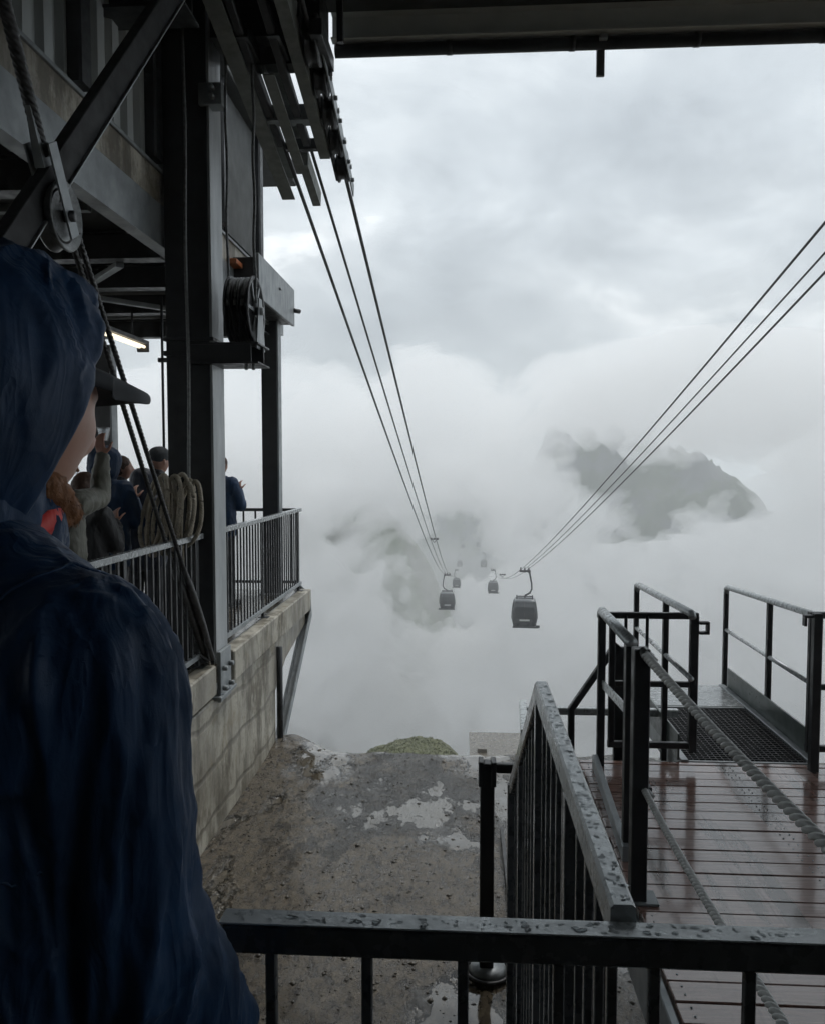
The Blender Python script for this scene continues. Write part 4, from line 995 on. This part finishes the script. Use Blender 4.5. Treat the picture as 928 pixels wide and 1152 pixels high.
def fuse(name,mb,voxel,mat,parent,smooth=6,disp=None):
    """one continuous skin over all limbs: voxel remesh, smooth, then cloth folds along the normals"""
    me=D.meshes.new('tmp'); me.from_pydata([tuple(v) for v in mb.v],[],mb.f); me.update()
    o=D.objects.new('tmp',me); C.objects.link(o)
    r=o.modifiers.new('r','REMESH'); r.mode='VOXEL'; r.voxel_size=voxel; r.use_smooth_shade=True
    s_=o.modifiers.new('s','SMOOTH'); s_.factor=.5; s_.iterations=smooth
    dg=bpy.context.evaluated_depsgraph_get(); dg.update(); me2=D.meshes.new_from_object(o.evaluated_get(dg)); D.objects.remove(o); D.meshes.remove(me)
    if disp:
        nn=[v.normal.copy() for v in me2.vertices]
        for v,n in zip(me2.vertices,nn): v.co=v.co+n*disp(v.co,n)
    me2.update(); me2.name=name; me2.materials.clear(); me2.materials.append(mat)
    me2.polygons.foreach_set('use_smooth',[True]*len(me2.polygons))
    return link(name,me2,None,parent)
def head_part(mb,R,c,k=1.0,seg=40):
    """head with brow, nose, lips, chin, sockets and ears; R turns the face, c is the head centre"""
    vs=[];fs=[];n=seg;m=seg
    def G(x,z,cx,cz,sx,sz): return math.exp(-((x-cx)/sx)**2-((z-cz)/sz)**2)
    for j in range(m+1):
        ph=math.pi*j/m
        for i in range(n):
            th=2*math.pi*i/n
            x=math.sin(ph)*math.sin(th); y=math.sin(ph)*math.cos(th); z=math.cos(ph)
            X=.076*x; Z=.118*z; Y=(.100 if y<0 else .092)*y
            if z<-.1: X*=1-.32*(-z-.1)**1.2; 
            if z<-.1 and y<0: Y*=1-.35*(-z-.1)
            if y>0:
                f=y
                Y+=f*(.023*G(X,Z,0,-.028,.013,.020)+.016*G(X,Z,0,-.005,.010,.025)+.008*G(abs(X),Z,.028,.020,.022,.010)-.011*G(abs(X),Z,.031,.002,.016,.011)
                      +.010*G(X,Z,0,-.062,.022,.008)-.004*G(X,Z,0,-.0535,.02,.004)+.012*G(X,Z,0,-.095,.022,.016)+.007*G(abs(X),Z,.045,-.02,.018,.02))
            vs.append(c+R@(V3((X,Y,Z))*k))
    for j in range(m):
        for i in range(n): fs.append((j*n+i,(j+1)*n+i,(j+1)*n+(i+1)%n,j*n+(i+1)%n))
    mb.add(vs,fs)
    for s_ in (-1,1):
        capsule(mb,c+R@V3((s_*.077,-.012,.012))*k,.013*k,c+R@V3((s_*.073,-.002,-.025))*k,.009*k,8)
def hand(mb,w,d,palm,side,curl=.5,k=1.0):
    """palm and five separate fingers; w wrist, d finger direction, palm = palm normal, side = +1 thumb towards d x palm"""
    d=V3(d).normalized(); palm=V3(palm); palm=(palm-d*palm.dot(d)).normalized(); s_=d.cross(palm)*side
    capsule(mb,w,.028*k,w+d*.03*k,.030*k,10,(palm,.6))
    for q in (-.024,-.008,.008,.024): capsule(mb,w+d*.02*k+s_*q*.8*k,.014*k,w+d*.085*k+s_*q*k,.0125*k,8)
    for q,L in ((.027,.070),(.009,.080),(-.009,.074),(-.026,.058)):
        p=w+d*.088*k+s_*q*k; dd=d.copy()
        for seg_ in range(3):
            a_=curl*.9; dd=(dd*math.cos(a_)+palm*math.sin(a_)).normalized(); p2=p+dd*L*k*(.45,.32,.23)[seg_]; capsule(mb,p,(.0095,.0085,.0075)[seg_]*k,p2,(.0085,.0075,.0065)[seg_]*k,8); p=p2
    p=w+d*.022*k+s_*.028*k; t1=(s_*.75+d*.6+palm*.35).normalized(); p2=p+t1*.036*k; capsule(mb,p,.013*k,p2,.011*k,8)
    t2=(d*.75+s_*.15+palm*.6).normalized(); p3=p2+t2*.032*k; capsule(mb,p2,.0105*k,p3,.009*k,8); p4=p3+(t2+palm*.4).normalized()*.022*k; capsule(mb,p3,.009*k,p4,.0075*k,8)
def folds(amp,fs_=1.0,zs=.35):
    def f(co,n):
        q=V3((co.x*16*fs_,co.y*16*fs_,co.z*16*fs_*zs)); w=noise.noise(q*.5+V3((3,1,8)))*1.3
        q=q+V3((w,w*.6,w*2))
        r=(1-abs(noise.noise(q))*2.1); r2=(1-abs(noise.noise(q*2.3+V3((9,2,4))))*2.1)
        return amp*(r*abs(r)*.9+.42*r2+.4*noise.noise(q*.6))
    return f
def person(label,x,y,face,h=1.78,jacket='navy',trousers='denim',hood=None,hair=None,cap=False,arms='down',cat='person',voxel=.013,headturn=0,grp='passengers waiting on the platform',pitch=0,backpack=None):
    t=thing('person',label,cat,(x,y,0),rz=math.radians(-face),group=grp); k=h/1.78
    def v(a,b,c): return V3((a,b,c))*k
    # joints (facing +Y)
    hip=[v(-.095,0,.93),v(.095,0,.93)]; knee=[v(-.10,.03,.50),v(.11,.01,.50)]; ank=[v(-.11,-.03,.09),v(.13,-.02,.09)]; toe=[v(-.13,.13,.04),v(.15,.14,.04)]
    sh=[v(-.185,-.01,1.44),v(.185,-.01,1.44)]
    if arms=='down': el=[v(-.25,-.03,1.16),v(.25,-.03,1.16)]; wr=[v(-.22,.10,.95),v(.22,.10,.95)]; hd=[V3((.1,.3,-1)),V3((-.1,.3,-1))]
    elif arms=='pocket': el=[v(-.27,-.04,1.17),v(.27,-.04,1.17)]; wr=[v(-.17,.15,1.02),v(.17,.15,1.02)]; hd=[V3((.6,.5,-.4)),V3((-.6,.5,-.4))]
    elif arms=='phone': el=[v(-.25,.06,1.18),v(.25,.08,1.19)]; wr=[v(-.08,.29,1.33),v(.08,.29,1.35)]; hd=[V3((.3,.3,.8)),V3((-.3,.3,.8))]
    elif arms=='raise': el=[v(-.25,-.03,1.16),v(.17,.25,1.47)]; wr=[v(-.2,.12,.95),v(.175,.28,1.735)]; hd=[V3((0,.3,-1)),V3((-.15,-.10,1))]
    R=Matrix.Rotation(math.radians(-headturn),3,'Z')@Matrix.Rotation(math.radians(-pitch),3,'X')
    hc=v(0,.035,1.655)+V3((0,math.sin(math.radians(pitch))*.05,0))
    mb=MB()
    capsule(mb,v(0,-.01,1.42),.062*k,v(0,.015,1.56),.055*k)
    head_part(mb,R,hc,k,36)
    capsule(mb,v(-.07,0,.98),.11*k,v(-.08,-.01,1.32),.10*k); capsule(mb,v(.07,0,.98),.11*k,v(.08,-.01,1.32),.10*k); capsule(mb,v(-.14,-.01,1.42),.06*k,v(.14,-.01,1.42),.06*k)
    for s_ in (0,1):
        capsule(mb,sh[s_],.055*k,el[s_],.042*k); capsule(mb,el[s_],.042*k,wr[s_],.027*k)
        capsule(mb,hip[s_],.085*k,knee[s_],.055*k); capsule(mb,knee[s_],.054*k,ank[s_],.035*k); capsule(mb,ank[s_]-v(0,.02,.03),.035*k,toe[s_],.028*k)
        hand(mb,wr[s_],hd[s_],V3((0,1,.2)) if arms in('phone','raise') and s_ else V3(((1,-1)[s_],.2,0)),(1,-1)[s_],.45,k)
    fuse('body',mb,min(voxel,.0065),M['skin'],t,3)
    # jacket
    mb=MB()
    capsule(mb,v(-.08,0,.90),.135*k,v(-.085,-.01,1.32),.125*k); capsule(mb,v(.08,0,.90),.135*k,v(.085,-.01,1.32),.125*k); capsule(mb,v(0,.02,.92),.13*k,v(0,.02,1.3),.12*k)
    capsule(mb,v(-.145,-.015,1.42),.083*k,v(.145,-.015,1.42),.083*k); capsule(mb,v(0,-.01,1.45),.078*k,v(0,.005,1.53),.070*k)
    capsule(mb,v(-.04,-.01,1.49),.06*k,v(-.16,-.01,1.44),.075*k); capsule(mb,v(.04,-.01,1.49),.06*k,v(.16,-.01,1.44),.075*k)
    for s_ in (0,1):
        capsule(mb,sh[s_],.083*k,el[s_],.065*k); capsule(mb,el[s_],.064*k,wr[s_].lerp(el[s_],.04),.045*k)
    fuse('jacket',mb,voxel,M[jacket],t,7,folds(.008))
    mb=MB()
    capsule(mb,v(-.08,0,.93),.115*k,v(.08,0,.93),.115*k)
    for s_ in (0,1): capsule(mb,hip[s_],.105*k,knee[s_],.075*k); capsule(mb,knee[s_],.073*k,ank[s_]+v(0,0,.0),.062*k)
    fuse('trousers',mb,voxel,M[trousers],t,5,folds(.006))
    for s_ in (0,1):
        mb=MB(); capsule(mb,ank[s_]-v(0,.03,.035),.05*k,toe[s_]+v(0,.01,.0),.042*k); capsule(mb,ank[s_],.05*k,ank[s_]+v(0,0,.06),.05*k)
        fuse('boot',mb,.01,M['black_cloth'],t,3)
    if hood:
        mb=MB()
        for dx in (-.02,.02): capsule(mb,hc+R@V3((dx,-.035,-.05))*k,.105*k,hc+R@V3((dx,-.02,.035))*k,.108*k,18)
        capsule(mb,hc+R@V3((0,-.03,-.10))*k,.095*k,hc+R@V3((0,.03,.03))*k,.105*k,18)
        capsule(mb,v(0,-.03,1.50),.10*k,v(0,-.02,1.56),.095*k,18)
        fuse('hood',mb,voxel*.8,M[hood],t,6,folds(.006))
    if hair:
        mb=MB(); 
        capsule(mb,hc+R@V3((0,-.03,.0))*k,.088*k,hc+R@V3((0,-.005,.035))*k,.087*k,18,)
        fuse('hair',mb,.008,M[hair],t,3,lambda co,n:.004*noise.noise(co*60))
    if cap:
        mb=MB(); capsule(mb,hc+R@V3((0,-.02,.045))*k,.090*k,hc+R@V3((0,.01,.05))*k,.088*k,18)
        cp=fuse('cap',mb,.008,M['cap'],t,3)
        mb=MB(); mb.sweep([(-.07,-.004),(.07,-.004),(.06,.004),(-.06,.004)],[hc+R@V3((0,.07,.045)),hc+R@V3((0,.17,.03))],rfun=lambda u:1-.35*u); mb.build('brim',M['cap'],cp)
    if backpack:
        mb=MB(); capsule(mb,v(-.06,-.19,1.05),.10*k,v(-.06,-.19,1.33),.09*k); capsule(mb,v(.06,-.19,1.05),.10*k,v(.06,-.19,1.33),.09*k)
        fuse('backpack',mb,.012,M[backpack],t,5,folds(.004))
    return t
pa=P(116,520,Y=6.3); person('person in navy hooded jacket seen from behind beside the two slanting ropes',pa.x,6.3,12,1.80,'navy','denim',hood='navy',arms='phone')
pb=P(133,520,Y=7.4); person('brown-haired person in black jacket looking right, behind the navy hooded one',pb.x,7.4,70,1.76,'black_cloth','denim',hair='hair',arms='down')
pc=P(176,520,Y=7.3); person('person in black cap and black jacket beside the massive column',pc.x,7.3,30,1.83,'black_cloth','denim',cap=True,arms='pocket')
pd=P(246,520,Y=9.2); person('person in navy jacket at the railing between both outer columns',pd.x,9.2,20,1.79,'navy','denim',hair='hair',arms='phone')
pe=P(57,520,Y=4.75); 
te=person('person in grey olive jacket with raised right hand, partly hidden by the foreground head',pe.x,4.75,8,1.76,'olive','denim',hair='hair',arms='raise')
pf=P(98,520,Y=5.6); person('person in black jacket squeezed between the olive and the navy hooded ones',pf.x-.02,5.55,15,1.62,'black_cloth','denim',hair='hair',arms='phone')
pg=P(158,520,Y=6.9); person('person in plain dark clothes half hidden behind the rope coil',pg.x,6.95,-10,1.62,'navy_dark','denim',hood='navy_dark',arms='pocket')
# clear cup in the raised hand
Rz=Matrix.Rotation(math.radians(-8),3,'Z'); hp=V3((te.location.x,te.location.y,0))+Rz@(V3((.16,.30,1.76))*(1.76/1.78)); 
t=thing('plastic_cup','small clear plastic cup held up in the raised hand','cup',hp+V3((0,0,.075)))
def cup(m):
    m.lathe([(.001,.0),(.026,.0),(.040,.085),(.043,.088),(.041,.09),(.036,.083),(.023,.006),(.001,.005)],t.location+V3((0,.035,.0)),(0,0,1),24)
part('cup_wall',t,'clear',cup)

# ---------------------------------------------------------------- the man in the foreground
HX,HY=-.530,.80
t=thing('person','bearded man in navy hooded rain jacket and dark cap filling the left foreground','person',(HX,HY,0),rz=math.radians(-27))
hc=V3((.010,.040,1.722)); R=Matrix.Rotation(math.radians(5),3,'Z')@Matrix.Rotation(math.radians(-8),3,'X')
def v(a,b,c): return V3((a,b,c))
sh=[v(-.20,0,1.465),v(.195,0,1.465)]; el=[v(-.26,-.02,1.19),v(.208,.03,1.19)]; wr=[v(-.16,.10,1.03),v(.19,.16,1.02)]
hip=[v(-.10,0,.94),v(.10,0,.94)]; knee=[v(-.11,.02,.50),v(.12,.0,.50)]; ank=[v(-.12,-.03,.09),v(.14,-.03,.09)]; toe=[v(-.14,.12,.04),v(.17,.12,.04)]
mb=MB(); head_part(mb,R,hc+R@V3((.004,.008,0)),1.12,64); capsule(mb,v(0,-.02,1.44),.064,v(0,.01,1.65),.056)
capsule(mb,v(-.07,0,.98),.11,v(-.08,-.01,1.36),.10); capsule(mb,v(.07,0,.98),.11,v(.08,-.01,1.36),.10); capsule(mb,v(-.14,-.01,1.46),.06,v(.14,-.01,1.46),.06)
for s_ in (0,1):
    capsule(mb,sh[s_],.055,el[s_],.042); capsule(mb,el[s_],.042,wr[s_],.027); capsule(mb,hip[s_],.085,knee[s_],.055); capsule(mb,knee[s_],.054,ank[s_],.035); capsule(mb,ank[s_]-v(0,.02,.03),.035,toe[s_],.028)
    hand(mb,wr[s_],V3(((.5,-.5)[s_],.6,-.6)),V3(((1,-1)[s_],.2,0)),(1,-1)[s_],.4)
fuse('body',mb,.0045,M['skin'],t,2)
mb=MB()
for s_ in (-1,1): mb.ball(hc+R@V3((s_*.034,.083,.004)),.0125,14)
for_eye=mb.build('eyes',M['eye'],t)
# beard: jaw shell plus hairs
def bearded(p): return None
mb=MB()
for (a_,ra,b_,rb) in (((-.050,.030,-.078),.015,(-.030,.066,-.100),.021),((.050,.030,-.078),.015,(.030,.066,-.100),.021),((-.030,.066,-.100),.021,(.030,.066,-.100),.021),((0,.078,-.104),.019,(0,.074,-.122),.016),((-.018,.088,-.055),.006,(.018,.088,-.055),.006)):
    capsule(mb,hc+R@(V3(a_)*1.12),ra*1.08,hc+R@(V3(b_)*1.12),rb*1.08,14)
bd=fuse('beard',mb,.005,M['beard'],t,3,lambda co,n:.004*noise.noise(co*70)+.003*noise.noise(co*160))
random.seed(21); mb=MB(); pv=bd.data.vertices
for k_ in range(5200):
    q=pv[random.randrange(len(pv))]; n=q.normal; d_=(n*.6+V3((random.uniform(-.5,.5),random.uniform(-.3,.5),-.9+random.uniform(-.4,.4)))).normalized(); L=random.uniform(.003,.007)
    a_,b_=frame(d_); w=.00035
    mb.add([q.co+a_*w,q.co-a_*w,q.co+d_*L],[(0,1,2)])
o=mb.build('hairs',M['beard'],bd); o['kind']='stuff'
# jacket
mb=MB()
capsule(mb,v(-.09,0,.88),.15,v(-.095,-.01,1.36),.135,20); capsule(mb,v(.09,0,.88),.15,v(.095,-.01,1.36),.135,20); capsule(mb,v(0,.02,.9),.14,v(0,.02,1.32),.13,20); capsule(mb,v(0,-.04,.9),.13,v(0,-.05,1.36),.12,20)
capsule(mb,v(-.15,-.01,1.445),.088,v(.15,-.01,1.445),.088,20); capsule(mb,v(0,-.02,1.49),.09,v(0,.0,1.555),.085,20)
for s_ in (-1,1): capsule(mb,v(s_*.03,-.015,1.55),.075,v(s_*.185,0,1.462),.087,20); capsule(mb,v(s_*.02,-.03,1.50),.10,v(s_*.14,-.02,1.43),.11,20)
for s_ in (0,1): capsule(mb,sh[s_],.087,el[s_],.069,20); capsule(mb,el[s_],.072,wr[s_],.052,20)
fo=folds(.0065,.85,.22)
def jf(co,n):
    f=fo(co,n); 
    arm=sst(.15,.22,abs(co.x)); up=sst(1.56,1.47,co.z)
    # a sewn seam over the shoulder and long falls down the sleeve
    q=V3((math.atan2(co.y,abs(co.x)-.19)*2.2 if abs(co.x)>.1 else co.x*9,co.z*3.2,1.5)); g=(1-abs(noise.noise(q+V3((noise.noise(q*1.7)*.5,0,0))))*2.4)
    q3=V3((co.x*30,co.y*30,co.z*8)); q3=q3+V3((noise.noise(q3*.4)*2,noise.noise(q3*.4+V3((7,7,7)))*2,noise.noise(q3*.3)*3)); g3=max(0,1-abs(noise.noise(q3))*5)
    return f*(.5+.5*up)+.008*arm*up*g+.0034*g3*(.4+.6*up)
jk=fuse('jacket',mb,.0055,M['navy'],t,6,jf)
mb=MB(); capsule(mb,v(-.08,0,.93),.12,v(.08,0,.93),.12)
for s_ in (0,1): capsule(mb,hip[s_],.105,knee[s_],.078); capsule(mb,knee[s_],.075,ank[s_],.063)
fuse('trousers',mb,.012,M['denim'],t,5,folds(.006))
for s_ in (0,1):
    mb=MB(); capsule(mb,ank[s_]-v(0,.03,.035),.05,toe[s_]+v(0,.01,.0),.042); capsule(mb,ank[s_],.05,ank[s_]+v(0,0,.06),.05); fuse('boot',mb,.01,M['black_cloth'],t,3)
# sewn seams laid on the jacket surface
def seam(o,pts,par,r=.0016):
    from mathutils.bvhtree import BVHTree
    bv=BVHTree.FromPolygons([v_.co for v_ in o.data.vertices],[p.vertices for p in o.data.polygons]); out=[]
    for p in pts:
        h=bv.find_nearest(V3(p))
        if h[0] is not None: out.append(h[0]+h[1]*.0006)
    mb=MB(); mb.tube(out,r,6); mb.build('seam',M['navy'],par)
for s_ in (-1,1):
    seam(jk,[V3((s_*(.165+.03*math.sin(a_)),.13*math.cos(a_),1.44+.13*math.sin(a_))) for a_ in [2*math.pi*i/60 for i in range(61)]],jk)
seam(jk,[V3((x_/100.,-.3,1.42+.0*x_)) for x_ in range(-16,17)],jk)
# red collar showing below the beard
mb=MB(); pts=[v(.082*math.cos(a_),.036+.068*math.sin(a_),1.582+.012*math.sin(a_*3)) for a_ in [math.pi*2*i/36 for i in range(36)]]
mb.sweep([(-.004,-.012),(.004,-.012),(.006,0),(.004,.012),(-.004,.012),(-.006,0)],pts,closed=True,smooth=True); mb.build('collar',M['red'],t)
# hood: layered rings from the back of the head to a rim that leans forward at the top
NR,NS=64,110
tilt=math.radians(19)
ax=R@V3((0,math.cos(tilt),-math.sin(tilt)))          # axis of the opening: forward and downward
upv=R@V3((0,math.sin(tilt),math.cos(tilt)))
def hring(u):
    # u 0..1 from the back pole to the rim
    s_=-.135+.180*u
    k_=math.sqrt(max(0,1-((s_-.03)/.178)**2)) if s_<.03 else 1
    return s_,k_
vs=[];fs=[]
hcen=hc+V3((0,-.014,.006))
def hpoint(u,th,inset=0):
    s_,k_=hring(u); rx=.112*k_-inset; rz=.180*k_-inset
    if s_>.03: rx*=1-.9*(s_-.03); 
    c_,sn=math.cos(th),math.sin(th)
    x=rx*(abs(c_)**.92)*(1 if c_>0 else -1); z=rz*(abs(sn)**.95)*(1 if sn>0 else -1)
    if z>0: z*=.93+.04*u
    p=hcen+V3((x,0,0))+ax*s_+upv*z
    q=V3((p.x*20,p.y*20,p.z*6.0)); w=noise.noise(q*.6)*1.4; q=q+V3((w,w,w))
    r_=(1-abs(noise.noise(q))*2.2); r2=(1-abs(noise.noise(q*2.2+V3((4,4,4))))*2.2); am=.0056*min(1,k_*1.2)
    nrm=(V3((x,0,0))+upv*z+ax*(s_-.03)*.6).normalized()
    return p+nrm*(am*(r_*abs(r_)+.45*r2))
for j in range(NR+1):
    for i in range(NS): vs.append(hpoint((j/NR)**.9 if j else 1e-3,2*math.pi*i/NS))
for j in range(1,26):                                   # turned-in rim and lining
    for i in range(NS):
        th=2*math.pi*i/NS
        if j<5: p=hpoint(1,th,.0)+ax*(.006*math.sin(math.pi*j/5)); p=p-(p-hcen-ax*.07).normalized()*(.010*(1-math.cos(math.pi*j/5))/2)
        else: p=hpoint(max(.02,1-(j-4)/22.),th,.011)
        vs.append(p)
for j in range(NR+25):
    for i in range(NS): fs.append((j*NS+i,j*NS+(i+1)%NS,(j+1)*NS+(i+1)%NS,(j+1)*NS+i))
mb=MB(); mb.add(vs,fs,True); mb.build('hood',M['navy'],t)
mb=MB(); capsule(mb,v(0,-.035,1.50),.105,v(0,-.01,1.625),.100,24); capsule(mb,v(0,.0,1.53),.10,v(0,.03,1.575),.088,24); fuse('hood_collar',mb,.006,M['navy'],t,5,folds(.007))
# cap under the hood with its long brim
mb=MB(); capsule(mb,hc+R@V3((0,-.006,.022)),.089,hc+R@V3((0,.012,.026)),.089,24); cp=fuse('cap',mb,.006,M['cap'],t,3)
nb=24; vs=[];fs=[]
for top in (1,0):
    for j in range(9):
        for i in range(nb+1):
            a_=-1+2*i/nb; x=.094*a_*(1-.06*j/8); front=.078+ (1-abs(a_)**2.6)*.130*(j/8); 
            if j==0: front=.040+.045*math.sqrt(max(0,1-a_*a_))
            z=.054-.024*abs(a_)**1.8-.010*(j/8)**1.3+(.0095 if top else -.0095)*(1-.25*(j/8))
            vs.append(hc+R@V3((x,front,z)))
n1=(nb+1)
for tpi in range(2):
    o_=tpi*9*n1
    for j in range(8):
        for i in range(nb):
            f=(o_+j*n1+i,o_+j*n1+i+1,o_+(j+1)*n1+i+1,o_+(j+1)*n1+i); fs.append(f if tpi==0 else f[::-1])
b0=9*n1
for i in range(nb): fs.append((8*n1+i,8*n1+i+1,b0+8*n1+i+1,b0+8*n1+i)); 
for j in range(8):
    fs.append((j*n1,(j+1)*n1,b0+(j+1)*n1,b0+j*n1)); fs.append((j*n1+nb,b0+j*n1+nb,b0+(j+1)*n1+nb,(j+1)*n1+nb))
mb=MB(); mb.add(vs,fs,True); br=mb.build('brim',M['cap'],cp)
mo=br.modifiers.new('b','SUBSURF'); mo.levels=1; mo.render_levels=1
